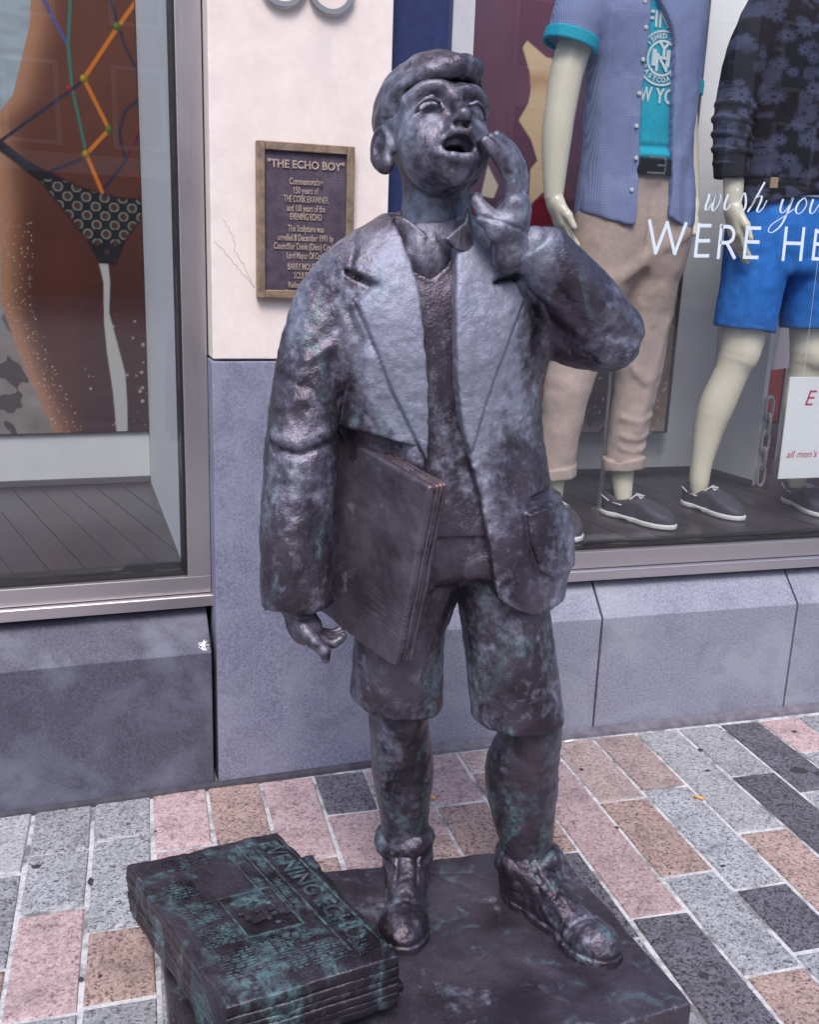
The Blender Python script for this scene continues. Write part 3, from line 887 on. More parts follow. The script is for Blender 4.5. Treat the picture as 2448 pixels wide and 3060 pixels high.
T_SCRIPT = (((1.6173, 1.5855), (1.6155, 1.5705), (1.6097, 1.5514), (1.6109, 1.5419), (1.6183, 1.5431), (1.6281, 1.5609), (1.6342, 1.5858)), ((1.6342, 1.5858), (1.6317, 1.5625), (1.632, 1.5434), (1.6379, 1.5411), (1.6494, 1.5561), (1.6559, 1.5781), (1.65, 1.5859)), ((1.6782, 1.5878), (1.6716, 1.5643), (1.6719, 1.5463), (1.6787, 1.5452), (1.6905, 1.5608)), ((1.6905, 1.5608), (1.7174, 1.5688), (1.7305, 1.5932), (1.7389, 1.5703), (1.7367, 1.5483), (1.7221, 1.5421), (1.7077, 1.5499)), ((1.7938, 1.626), (1.7703, 1.5805), (1.7483, 1.5414)), ((1.7544, 1.5558), (1.7721, 1.5806), (1.7888, 1.5872), (1.7868, 1.5696), (1.7791, 1.5487), (1.7856, 1.543), (1.7972, 1.5539), (1.8082, 1.5764)), ((1.8621, 1.5824), (1.8565, 1.5579), (1.8606, 1.5451), (1.8718, 1.5473), (1.886, 1.5675), (1.8945, 1.5877)), ((1.8945, 1.5877), (1.8827, 1.5472), (1.8665, 1.5108), (1.8449, 1.4911), (1.8294, 1.4884), (1.8253, 1.4966), (1.8374, 1.5126), (1.8703, 1.5333), (1.9029, 1.557)), ((1.9315, 1.588), (1.9164, 1.5754), (1.9091, 1.5543), (1.9181, 1.5439), (1.933, 1.5508), (1.9435, 1.5722), (1.9366, 1.5876), (1.9315, 1.588)), ((1.9645, 1.5871), (1.958, 1.5594), (1.9624, 1.5464), (1.974, 1.5517), (1.9864, 1.5726), (1.9967, 1.588)), ((1.9967, 1.588), (1.9925, 1.5579), (1.9978, 1.5485), (2.0091, 1.5586)))
T_DOT = ((1.7063, 1.6008),)
T_CAPS = (((1.4356, 1.5052), (1.4643, 1.4177), (1.492, 1.5017), (1.5254, 1.4179), (1.552, 1.5021)), ((1.5936, 1.5014), (1.5923, 1.4141), (1.6345, 1.4155)), ((1.592, 1.4976), (1.6315, 1.4991)), ((1.5924, 1.4554), (1.632, 1.4574)), ((1.6677, 1.5014), (1.6684, 1.4106)), ((1.6683, 1.497), (1.6955, 1.4975), (1.7105, 1.4833), (1.7083, 1.4631), (1.6925, 1.4542), (1.6697, 1.454)), ((1.6911, 1.4542), (1.7222, 1.4123)), ((1.7538, 1.5019), (1.7546, 1.4154), (1.7993, 1.4159)), ((1.752, 1.4973), (1.7964, 1.4982)), ((1.7546, 1.4588), (1.7966, 1.4594)), ((1.8847, 1.5031), (1.8871, 1.4119)), ((1.9449, 1.5039), (1.9476, 1.4131)), ((1.8859, 1.4598), (1.9456, 1.4604)), ((1.989, 1.5011), (1.9907, 1.4181), (2.0401, 1.4184)), ((1.9879, 1.4962), (2.0343, 1.497)), ((1.9901, 1.4604), (2.0348, 1.4613)))
# ------------------------------------------------------------------ window displays
def planks(name_floor, quad_fr, lim, mat, label):
    """deck of separate boards, nearly at right angles to the glass; lim = (u0, u1, v0, v1) in the frame"""
    fl = empty(name_floor, quad_fr(((lim[0] + lim[1]) / 2, (lim[2] + lim[3]) / 2, .54)))
    tag(fl, label, kind='structure')
    ang = math.radians(-13); W = .088
    ca, sa = math.cos(ang), math.sin(ang)
    u0, u1, v0, v1 = lim
    n = int((u1 - u0) / W) + 8
    for i in range(-6, n):
        # board strip |s - s_i| < W/2 clipped to the rectangle: s = u*ca - v*sa
        poly = [(u0, v0), (u1, v0), (u1, v1), (u0, v1)]
        s0 = u0 + i * W + .0012; s1 = u0 + (i + 1) * W - .0012
        def clip(pl, f):
            out = []
            for a, b in zip(pl, pl[1:] + pl[:1]):
                fa, fb = f(a), f(b)
                if fa >= 0: out.append(a)
                if (fa >= 0) != (fb >= 0):
                    t = fa / (fa - fb); out.append((a[0] + (b[0] - a[0]) * t, a[1] + (b[1] - a[1]) * t))
            return out
        poly = clip(poly, lambda p: p[0] * ca + p[1] * sa - s0)
        if len(poly) < 3: continue
        poly = clip(poly, lambda p: s1 - (p[0] * ca + p[1] * sa))
        if len(poly) < 3: continue
        me = prism_mesh('plank', poly, .530, .555 + rng.uniform(-.0006, .0006), lambda u, v, z: quad_fr((u, v, z)))
        link('plank', me, mat, fl)
    return fl

def painted_panel(name, fr, v, u0, u1, z0, z1, step, paint, mat, parent):
    """flat print: a fine grid whose vertices carry the printed colour"""
    us = np.arange(u0, u1 + step * .5, step); zs = np.arange(z0, z1 + step * .5, step)
    UU, ZZ = np.meshgrid(us, zs, indexing='ij')
    c = paint(UU.ravel().astype(F4), ZZ.ravel().astype(F4))
    o0 = fr((0, v, 0)); ex = fr((1, v, 0)) - o0; ez = fr((0, v, 1)) - o0
    V = np.array(o0)[None] + UU.reshape(-1, 1) * np.array(ex)[None] + ZZ.reshape(-1, 1) * np.array(ez)[None]
    nu, nz = len(us), len(zs)
    I = np.arange(nu * nz).reshape(nu, nz)
    Fq = np.stack((I[:-1, :-1], I[1:, :-1], I[1:, 1:], I[:-1, 1:]), -1).reshape(-1, 4)
    me = mesh_np(name, V, Fq)
    set_col(me, c)
    return link(name, me, mat, parent)

def set_col(me, c):
    a = me.color_attributes.new('Col', 'FLOAT_COLOR', 'POINT')
    rgba = np.ones((len(me.vertices), 4), F4); rgba[:, :3] = c
    a.data.foreach_set('color', rgba.ravel())
def srgb(r, g, b): return np.array([(x / 255.0) ** 2.2 for x in (r, g, b)], F4)
def over(c, m, col): return c * (1 - m[:, None]) + (col if getattr(col, 'ndim', 1) == 2 else np.array(col, F4)[None]) * m[:, None]
def n2(u, z, f, s): return vnoise(np.stack((u, z, np.full_like(u, .37)), 1), f, s)
def fbm2(u, z, f, s): return n2(u, z, f, s) * .55 + n2(u, z, f * 2.1, s + 1) * .3 + n2(u, z, f * 4.3, s + 2) * .15

# ---- left display
planks('display_floor', wing, (-1.74, -.056, -1.25, -.130), M_PLANK, 'dark plank floor of the left window display')
disp_l = empty('display_box', wing((-.9, -1.2, .56)))
tag(disp_l, 'white display boards lining the left shop window', 'display board')
box('back_board', (-1.74, -1.28, .556), (-.0555, -1.222, 2.45), M_GREYWALL, disp_l, .002, 2, wing)
box('side_board', (-.0545, -1.28, .556), (-.040, -.131, 2.45), M_GREYWALL, disp_l, .001, 2, wing)
box('skirting', (-1.74, -1.2215, .556), (-.0555, -1.212, .578), plain('skirting_grey', (.10, .09, .11), .5), disp_l, .001, 2, wing)

poster_l = empty('poster', wing((-.6, -1.2, .72)))
tag(poster_l, 'tall beach poster of a tanned torso in a dark corded bikini, in the left window', 'poster')
def paint_left(u, z):
    n = len(u)
    # pale sea above, sand and driftwood below
    sea = srgb(176, 192, 200)[None] * (1 + .16 * n2(u, z * 3.5, 16, 3)[:, None])
    sand = srgb(150, 140, 138)[None] * (1 + .35 * fbm2(u, z, 14, 5)[:, None])
    dark = (fbm2(u + z * .4, z, 9, 8) > .16)
    sand = np.where(dark[:, None], srgb(82, 72, 70)[None], sand)
    t = np.clip((1.32 - z) / .25, 0, 1)[:, None]
    c = sea * (1 - t) + sand * t
    # body
    bl = np.array(T_BODYL + T_HIPL[1:])
    zl = bl[::-1, 1]; xl = bl[::-1, 0]
    edge = np.interp(z, zl, xl).astype(F4)
    e = u - edge
    shade = np.clip((z - .80) / 1.1, 0, 1)
    skin = srgb(62, 28, 32)[None] * (1 - shade[:, None]) + srgb(112, 68, 54)[None] * shade[:, None]
    skin = skin * (1 + .16 * fbm2(u, z, 7, 12)[:, None])
    # modelling of the printed figure: lighter flank, darker middle of each thigh
    rim = np.exp(-(np.clip(e, 0, 1) / .055) ** 2)
    skin = over(skin, (rim * .85).astype(F4), srgb(206, 150, 118))
    thigh = np.exp(-((u + .33) / .06) ** 2) * (z < 1.40)
    skin = over(skin, (.3 * thigh).astype(F4), srgb(120, 62, 50))
    sp = (vnoise(np.stack((u, z, u * 0), 1), 240, 9) > .74) & (e < .10) & (z < 1.45)
    skin = np.where(sp[:, None], srgb(214, 180, 150)[None], skin)
    c = over(c, step01(-e, .004), skin)
    c = over(c, step01(poly2(u, z, T_GAP), .004), srgb(205, 203, 200))
    # bikini bottom with ring print
    pb = poly2(u, z, T_BIK)
    bc = np.tile(srgb(40, 40, 46), (n, 1))
    sx = .0585
    q = np.floor(z / (sx * .5)); off = (q % 2) * .5
    gx = (u / sx + off) - np.round(u / sx + off); gz = z / (sx * .5) - (q + .5)
    rr = np.sqrt((gx * sx) ** 2 + (gz * sx * .5) ** 2)
    ringm = np.exp(-((rr - .0135) / .0026) ** 2) * (z < 1.585) * (z > 1.39)
    bc = over(bc, (.85 * ringm).astype(F4), srgb(160, 160, 150))
    bc = over(bc, (step01(rr - .009, .004) * .6 * (z < 1.585)).astype(F4), srgb(110, 66, 56))
    c = over(c, step01(pb, .004), bc)
    c = over(c, (np.exp(-(pb / .004) ** 2) * .8).astype(F4), srgb(38, 26, 30))
    for key, col, w in ((T_PURPLE, srgb(88, 92, 160), .013), (T_TEAL, srgb(60, 130, 116), .011), (T_DARK, srgb(58, 52, 72), .012), (T_RED, srgb(150, 40, 48), .008), (T_ORANGE, srgb(226, 130, 46), .015)):
        for ln in key:
            dd = line2(u, z, ln)
            sh = .75 + .25 * np.cos(dd / w * 2.2)
            c = over(c, step01(dd - w * .42, .004), col[None] * sh[:, None])
    for (p, k) in T_BEADS:
        dd = np.hypot(u - p[0], z - p[1])
        col = {'g': srgb(118, 140, 60), 'y': srgb(206, 172, 40), 'r': srgb(186, 60, 60)}[k]
        hl = np.clip(1.15 - np.hypot(u - p[0] + .004, z - p[1] - .005) / .016, .35, 1.3)
        c = over(c, step01(dd - (.013 if k != 'r' else .009), .003), col[None] * hl[:, None])
    # splashed drops
    R = np.random.RandomState(4)
    for k in range(46):
        pu, pz = -.11 + R.rand() * .105, .76 + R.rand() ** 1.3 * .40
        if R.rand() < .3: pu -= R.rand() * .22
        c = over(c, step01(np.hypot(u - pu, z - pz) - R.rand() ** 2 * .006 - .001, .003) * .8, srgb(200, 194, 192))
    return np.clip(c * .66, 0, 1)
painted_panel('print', wing, -1.209, -1.20, -.058, .745, 2.22, .0032, paint_left, M_POSTER, poster_l)
box('backing_board', (-1.205, -1.2205, .740), (-.0562, -1.2105, 2.225), M_BLACK, poster_l, 0, 1, wing)

# ---- right display
planks('display_floor', lambda p: Vector((p[0], 2.48 - p[1], p[2])), (.80, 3.45, -1.85, -.130), M_PLANK, 'dark plank floor of the mannequin window display')
disp_r = empty('display_box', (1.6, 3.5, .56))
tag(disp_r, 'white display boards behind the mannequins', 'display board')
box('back_board', (.80, 3.520, .556), (2.300, 3.560, 2.45), M_WHITE, disp_r, .002)
box('side_board', (.80, 2.665, .556), (.815, 3.518, 2.45), M_WHITE, disp_r, .001)
box('skirting', (.816, 3.510, .556), (2.300, 3.5195, .580), plain('skirting_dark', (.07, .065, .08), .5), disp_r, .001)
part_me = prism_mesh('partition', ((2.3015, 3.560), (2.3015, 3.535), (2.350, 3.252), (2.372, 3.255), (2.325, 3.560)), .556, 2.45, lambda x, y, z: Vector((x, y, z)), .001)
link('partition', part_me, M_WHITE, disp_r)
link('partition_skirting', prism_mesh('ps', ((2.2975, 3.505), (2.344, 3.25), (2.3495, 3.2515), (2.303, 3.509)), .556, .578, lambda x, y, z: Vector((x, y, z))), plain('skirting_mid', (.12, .11, .13), .5), disp_r)

poster_r = empty('poster', (1.6, 3.5, .74))
tag(poster_r, 'dark red and plum poster with a tan gap, behind the mannequin in the open shirt', 'poster')
def paint_right(u, z):
    c = srgb(96, 74, 94)[None] * (1 + .22 * fbm2(u, z, 5, 31)[:, None])
    redm = np.clip(.5 + 1.6 * fbm2(u, z, 3.2, 35) + (z - 2.0) * .6, 0, 1)
    c = over(c, (redm * .40).astype(F4), srgb(138, 76, 84))
    low = np.clip((1.55 - z) / .3, 0, 1)
    c = over(c, (low * .75).astype(F4), srgb(66, 40, 52))
    tn = poly2(u, z, T_TAN)
    tc = srgb(226, 196, 158)[None] * (1 + .10 * fbm2(u, z, 26, 41)[:, None])
    wod = np.exp(-((z - 1.985 - .02 * n2(u, z, 30, 44)) / .035) ** 2)
    tc = over(tc, (.55 * wod).astype(F4), srgb(170, 118, 76))
    c = over(c, step01(tn, .004), tc)
    c = over(c, step01(poly2(u, z, T_HOLE), .004), srgb(226, 210, 186))
    c = over(c, step01(poly2(u, z, T_REDP), .010), srgb(126, 36, 50))
    rd = (fbm2(u, z, 15, 50) > .20) & (z < 1.55) & (z > .95)
    c = over(c, rd.astype(F4) * .75, srgb(140, 34, 42))
    og = np.clip(1 - np.abs(u - 1.555 - .05 * fbm2(u, z, 9, 52)) / .05, 0, 1) * (z < 1.12)
    c = over(c, og.astype(F4) * .8, srgb(186, 112, 74))
    bt = np.clip((u - 1.915) / .03, 0, 1) * (z < 1.6)
    c = over(c, (bt * (.75 + .25 * fbm2(u, z, 22, 55))).astype(F4), srgb(176, 150, 132) * 1.0)
    fl = (vnoise(np.stack((u, z, u * 0 + .1), 1), 105, 60) > .62) & (z < 1.18) & (fbm2(u, z, 7, 61) > -.25)
    c = over(c, fl.astype(F4) * .9, srgb(222, 206, 204))
    foam = np.clip((.80 - z) / .05, 0, 1) * (fbm2(u, z, 40, 66) > -.05)
    c = over(c, foam.astype(F4) * .6, srgb(205, 190, 186))
    return np.clip(c, 0, 1)
rfr = lambda p: Vector((p[0], 3.44 - p[1], p[2]))
painted_panel('print', rfr, 0, 1.175, 2.052, .744, 2.42, .004, paint_right, M_POSTER, poster_r)
box('frame', (1.170, 3.4405, .738), (2.058, 3.456, 2.425), M_BLACK, poster_r)
for a, b in (((2.0535, 3.432, .738), (2.0605, 3.4395, 2.425)), ((1.170, 3.432, .736), (2.0530, 3.4395, .7425))):
    box('frame_edge', a, b, plain('poster_frame_grey', (.16, .15, .19), .4, .4), poster_r)
box('clip', (1.975, 3.4285, .728), (1.992, 3.436, .742), M_STEEL_H, poster_r, .001)

# ---- chain beside the partition
chain_o = empty('chain', (2.375, 3.238, .56))
tag(chain_o, 'pale chain hanging down the edge of the white display partition', 'chain')
def torus_link(c, ax, L=.040, r=.0062):
    pts = []
    n = 20
    for k in range(n + 1):
        a = 2 * math.pi * k / n
        x = .0155 * math.cos(a); z = L * math.sin(a) * .78 + (.012 if math.sin(a) > 0 else -.012)
        pts.append(Vector(c) + (Vector((x, 0, z)) if ax == 0 else Vector((0, x, z))))
    return tube_mesh('chain_link', pts, r, 8, False)
for k in range(5):
    link('chain_link', torus_link((2.374, 3.236, .600 + k * .066), k % 2), plain('pale_plastic', (.62, .60, .60), .4) if k == 0 else bpy.data.materials['pale_plastic'], chain_o, True)

# ---- the shop beyond
shop = empty('shop_interior', (2.6, 5.4, 0))
tag(shop, 'dim shop interior beyond the display', kind='structure')
box('back_wall', (.6, 5.6, .3), (6.5, 5.7, 2.7), M_SHOPDARK, shop)
box('side_wall', (3.46, 2.68, .3), (3.56, 5.6, 2.5), M_SHOPDARK, shop)
box('counter', (2.5, 4.6, .556), (3.44, 4.9, 1.35), M_SHOPRED, shop, .01)
box('shop_floor', (.8, 4.34, .50), (3.46, 5.6, .552), M_SHOPDARK, shop)
# pleated dress on a stand
def pleated(name, cx, cy, z0, z1, r0, r1, n, mat, parent):
    V, F = [], []; S = n * 6
    for i in range(9):
        t = i / 8; z = z0 + (z1 - z0) * t; r = r0 + (r1 - r0) * t ** .8
        for k in range(S):
            a = 2 * math.pi * k / S
            rr = r * (1 + .07 * math.cos(a * n) * (1 - .6 * t))
            V.append((cx + rr * math.cos(a), cy + rr * .8 * math.sin(a), z + .015 * math.sin(a * 3) * (1 - t)))
    for i in range(8):
        for k in range(S):
            F.append((i * S + k, i * S + (k + 1) % S, (i + 1) * S + (k + 1) % S, (i + 1) * S + k))
    return link(name, mesh_pd(name, V, F), mat, parent, True)
dress = empty('dress', (2.78, 3.72, .56))
tag(dress, 'long grey pleated dress standing in the dim shop behind the blue shorts', 'dress')
pleated('skirt', 2.80, 3.72, .98, 1.62, .23, .11, 16, plain('grey_pleats', (.34, .31, .35), .8), dress)
pleated('bodice', 2.80, 3.72, 1.62, 2.10, .11, .15, 8, bpy.data.materials['grey_pleats'], dress)
link('stand', tube_mesh('stand', ((2.80, 3.72, .556), (2.80, 3.72, 1.7)), .012, 8), M_STEEL, dress)
coat = empty('coat', (2.62, 3.95, .56))
tag(coat, 'beige coat hanging in the dim shop between the mannequin legs', 'coat')
pleated('coat_body', 2.58, 3.92, 1.02, 1.75, .12, .14, 5, plain('beige_cloth', (.36, .27, .24), .85), coat)
link('stand', tube_mesh('stand', ((2.58, 3.92, .556), (2.58, 3.92, 1.8)), .012, 8), M_STEEL, coat)

# ---- price card standing in the window
card = empty('sign_card', (2.3, 2.74, .71))
tag(card, 'white sale card with red italic lettering in front of the mannequin in blue shorts', 'sign')
cfr = lambda p: Vector((p[0], 2.745 - p[1] + .02 * (p[2] - .7), p[2]))
link('board', box_mesh('board', (2.078, 0, .708), (2.62, .006, 1.046), .001, 1, cfr), M_SIGN, card)
def on_card(x0, z0): return lambda x, y, d: cfr((x0 + x, .0066 + d, z0 + y))
place_text('lettering', 'E', .072, on_card(2.140, .975), M_REDINK, card, .0003, shear=.28, align='LEFT')
place_text('lettering', "all men's", .034, on_card(2.098, .790), M_REDINK, card, .0003, shear=.28, align='LEFT')
for xx in (2.13, 2.57):
    link('thread', tube_mesh('thread', (cfr((xx, .003, 1.04)), cfr((xx, .003, 2.9))), .0006, 5), M_SIGN, card)

# ---- vinyl lettering on the glass
vinyl = empty('window_lettering', (1.7, 2.598, 1.4))
tag(vinyl, 'pale blue vinyl lettering on the right shop window glass', 'lettering')
def crom(P, n=7):
    out = []
    P = [Vector((p[0], p[1])) for p in P]
    for i in range(len(P) - 1):
        p0, p1, p2, p3 = P[max(i - 1, 0)], P[i], P[i + 1], P[min(i + 2, len(P) - 1)]
        for k in range(n):
            t = k / n
            out.append(.5 * ((2 * p1) + (p2 - p0) * t + (2 * p0 - 5 * p1 + 4 * p2 - p3) * t * t + (3 * p1 - p0 - 3 * p2 + p3) * t ** 3))
    return [(p.x, p.y) for p in out] + [(P[-1].x, P[-1].y)]
gfr = lambda p: Vector((p[0], 2.5992 - p[1], p[2]))
for s in T_SCRIPT:
    pts = crom(s)
    ws = []
    for i in range(len(pts)):
        a, b = pts[max(i - 1, 0)], pts[min(i + 1, len(pts) - 1)]
        down = abs(b[1] - a[1]) / (math.hypot(b[0] - a[0], b[1] - a[1]) + 1e-9)
        going = (a[1] - b[1]) > 0
        ws.append(.0020 + (.0050 if going else .0012) * down ** 2)
    ribbon('script_stroke', pts, ws, gfr, 0, M_VINYL, vinyl, th=.0003)
bm = bmesh.new(); bmesh.ops.create_circle(bm, cap_ends=True, segments=14, radius=.0042)
for v in bm.verts: v.co = gfr((T_DOT[0][0] + v.co.x, .0004, T_DOT[0][1] + v.co.y))
me = bpy.data.meshes.new('dot'); bm.to_mesh(me); bm.free(); link('script_dot', me, M_VINYL, vinyl)
LW = .0098
_vn = [0]
def next_v():
    _vn[0] += 1
    return .00008 * (_vn[0] % 9)
def caps(strokes, du=0.0):
    for s in strokes:
        pts = [(p[0] + du, p[1]) for p in s]
        if len(pts) == 6: pts = crom(pts, 5)
        # mitred polygon strokes: one flat ribbon per straight run
        if len(pts) > 6: ribbon('letter_stroke', pts, LW, gfr, 0, M_VINYL, vinyl, th=.0003)
        else:
            for q, (a, b) in enumerate(zip(pts[:-1], pts[1:])):
                L = math.hypot(b[0] - a[0], b[1] - a[1]); ex = LW * .32 / L
                a2 = (a[0] - (b[0] - a[0]) * ex, a[1] - (b[1] - a[1]) * ex); b2 = (b[0] + (b[0] - a[0]) * ex, b[1] + (b[1] - a[1]) * ex)
                ribbon('letter_stroke', (a2, b2), LW, gfr, next_v(), M_VINYL, vinyl, th=.0003)
caps(T_CAPS)
caps(T_CAPS[4:7], .408); caps(T_CAPS[7:10], .408)
# ------------------------------------------------------------------ mannequins
def boat_shoe(parent, heel, toe, zf):
    """boat shoe with white sole and lace, standing on the display floor"""
    h = np.array(heel); t = np.array(toe); Lg = np.linalg.norm(t - h)
    ax = (t - h) / Lg; nx = np.array((-ax[1], ax[0])); s = Lg / .27
    def loc(P): return np.stack(((P[:, 0] - h[0]) * ax[0] + (P[:, 1] - h[1]) * ax[1], (P[:, 0] - h[0]) * nx[0] + (P[:, 1] - h[1]) * nx[1], P[:, 2] - zf), 1).astype(F4)
    def plan(Q, g=0.0):
        return np.minimum(np.minimum(ell(Q, (.045 * s, 0, 0), (.050 + g, .036 + g, 9)), ell(Q, (.13 * s, -.002, 0), (.10, .036 + g, 9))), ell(Q, (.195 * s, 0, 0), (.080 + g, .046 + g, 9)))
    def upper(P):
        Q = loc(P); u, w = Q[:, 0], Q[:, 2]
        top = np.interp(u, (0, .04 * s, .09 * s, .14 * s, .20 * s, .255 * s, .28 * s), (.088, .080, .070, .082, .062, .046, .03)).astype(F4)
        d = smax(plan(Q), w - top, .022)
        d = smax(d, .018 - w, .002)
        hole = np.maximum(ell(Q, (.062 * s, 0, .09), (.060, .027, .055)), u - .115 * s)
        d = smax(d, -hole, .004)
        seam = np.abs(plan(Q) + .017)
        return d + .0022 * np.exp(-(seam / .0028) ** 2) * (u > .12 * s) * (w > .03)
    def sole(P):
        Q = loc(P); u, w = Q[:, 0], Q[:, 2]
        d = smax(plan(Q, .0035), np.abs(w - .010) - .0085, .003)
        return smax(d, -np.maximum(ell(Q, (.105 * s, 0, .0), (.022, 9, .007)), w - .012), .002)
    lo = (min(h[0], t[0]) - .07, min(h[1], t[1]) - .07, zf - .012); hi = (max(h[0], t[0]) + .07, max(h[1], t[1]) + .07, zf + .12)
    sh = sdf_obj('shoe', upper, lo, hi, .0034, M_SHOE, parent)
    sdf_obj('sole', sole, lo, hi, .0034, M_SOLE, sh)
    def w3(u, v, w): return Vector((h[0] + ax[0] * u + nx[0] * v, h[1] + ax[1] * u + nx[1] * v, zf + w))
    for pts in (((.118 * s, -.030, .073), (.122 * s, 0, .089), (.118 * s, .030, .073)), ((.142 * s, -.027, .070), (.146 * s, 0, .085), (.142 * s, .027, .070)),
                ((.128 * s, -.012, .087), (.150 * s, .004, .090), (.134 * s, .020, .084), (.120 * s, .004, .091), (.150 * s, -.016, .082)),
                ((.012 * s, -.036, .070), (.045 * s, -.0395, .056)), ((.060 * s, -.0395, .053), (.095 * s, -.040, .052)), ((.012 * s, .036, .070), (.045 * s, .0395, .056))):
        link('lace', tube_mesh('lace', [w3(*p) for p in pts], .0026, 6), M_LACE, sh, True)
    return sh

def m_hand(P, wrist, tip, side):
    """relaxed hand hanging from the wrist"""
    w = np.array(wrist); t = np.array(tip); ax = t - w; L = np.linalg.norm(ax); ax = ax / L
    n = np.array((ax[2], 0, -ax[0])) if abs(ax[2]) > .1 else np.array((1, 0, 0))
    fwd = np.array((0, -1.0, 0))
    def pt(a, f, o): return tuple(w + ax * a * L + fwd * f + n * o)
    d = chain(P, (pt(-.05, 0, 0) + (.026,), pt(.16, -.002, 0) + (.025,)), .01)
    for f in (-.024, -.008, .008, .024):
        d = smin(d, chain(P, (pt(.12, f * .7, 0) + (.017,), pt(.50, f, .004 * side) + (.013,))), .016)
    for f, l in ((-.027, .88), (-.009, .98), (.009, 1.0), (.027, .93)):
        d = smin(d, chain(P, (pt(.50, f, .004 * side) + (.0105,), pt(.72, f * 1.05, .014 * side) + (.0095,), pt(l, f * 1.02 + .006, .030 * side) + (.0070,)), .006), .004)
    d = smin(d, chain(P, (pt(.16, .018, .004 * side) + (.016,), pt(.38, .046, .012 * side) + (.0125,), pt(.60, .058, .018 * side) + (.0090,)), .008), .010)
    return d

ZF = .555
# ---- first mannequin: open gingham shirt, cyan tee, tan chinos
man1 = empty('mannequin', (1.55, 2.90, ZF))
tag(man1, 'cream mannequin in an open blue checked shirt, cyan printed tee and rolled tan chinos', 'mannequin')
T1 = ((2.34, 1.515, 2.91, 0.07, 0.075), (2.27, 1.515, 2.91, 0.125, 0.09), (2.2, 1.515, 2.905, 0.163, 0.105), (2.1, 1.52, 2.9, 0.178, 0.118), (1.98, 1.53, 2.9, 0.168, 0.12), (1.85, 1.535, 2.9, 0.16, 0.116), (1.72, 1.54, 2.9, 0.16, 0.116), (1.6, 1.545, 2.9, 0.173, 0.122), (1.48, 1.545, 2.9, 0.183, 0.125), (1.4, 1.545, 2.9, 0.183, 0.125))
O1L = ((2.30, 1.500), (2.12, 1.478), (2.036, 1.4753), (1.885, 1.4761), (1.743, 1.4803), (1.597, 1.483), (1.42, 1.475))
O1R = ((2.30, 1.515), (2.12, 1.4944), (2.042, 1.5446), (1.930, 1.5668), (1.802, 1.580), (1.670, 1.592), (1.535, 1.5963), (1.42, 1.585))
def m1_shirt(P):
    x, y, z = P[:, 0], P[:, 1], P[:, 2]
    fold = .006 * np.sin(x * 60 + 3 * np.sin(z * 9)) * np.clip((1.95 - z) / .4, 0, 1) + .004 * np.sin(x * 130 + z * 8) * np.clip((1.8 - z) / .3, 0, 1)
    d = loft(P, T1, 2.3, .012) + fold * .6
    s1 = chain(P, ((1.39, 2.90, 2.20, .085), (1.315, 2.885, 2.09, .082), (1.278, 2.875, 1.985, .074)), .03)
    s1 = smax(s1, (P - np.array((1.280, 2.875, 1.995), F4)) @ np.array((-.25, 0, -.968), F4), .006)
    s2 = chain(P, ((1.64, 2.91, 2.19, .078), (1.680, 2.93, 2.05, .066), (1.692, 2.94, 1.905, .058)), .03)
    s2 = smax(s2, 1.915 - z, .006)
    d = smin(d, smin(s1, s2, .01), .025)
    hem = 1.512 + np.where(x < 1.53, .05 * np.clip((1.40 - x) / .12, 0, 1) - .012 * np.clip((x - 1.40) / .1, 0, 1), -.014 + .03 * np.clip(1 - (x - 1.60) / .06, 0, 1) + .02 * np.clip((x - 1.68) / .1, 0, 1))
    d = smax(d, hem - z, .006)
    xl = spl([q[0] for q in O1L], [q[1] for q in O1L], z); xr = spl([q[0] for q in O1R], [q[1] for q in O1R], z)
    cut = np.maximum(np.maximum(xl - x, x - xr), y - 2.90)
    d = d - np.where(y < 2.88, .003 * step01(np.minimum(np.abs(x - xl + .016), np.abs(x - xr - .016)) - .015, .003), 0)
    d = smax(d, -cut, .004)
    col = np.minimum(chain(P, ((1.46, 2.83, 2.25, .014), (1.43, 2.80, 2.16, .020))), chain(P, ((1.60, 2.83, 2.26, .014), (1.62, 2.80, 2.18, .022))))
    d = smin(d, col, .01)
    return rough(P, d, (14, 71, .004), (40, 72, .0015))
def m1_tee(P):
    d = loft(P, T1, 2.2, -.012)
    d = smax(d, slab(P, 1.665 , 2.30), .010)
    d = d - .010 * np.exp(-((P[:, 2] - 1.700) / .012) ** 2) + .006 * np.exp(-((P[:, 2] - 1.722 - .02 * (P[:, 0] - 1.5)) / .008) ** 2)
    return rough(P, d, (16, 75, .003))
def cuffring(P, c, r0, h, z):
    q = np.sqrt((P[:, 0] - c[0]) ** 2 + (P[:, 1] - c[1]) ** 2)
    return np.maximum(np.abs(q - r0) - .008, np.abs(P[:, 2] - z - .12 * (P[:, 0] - c[0])) - h)
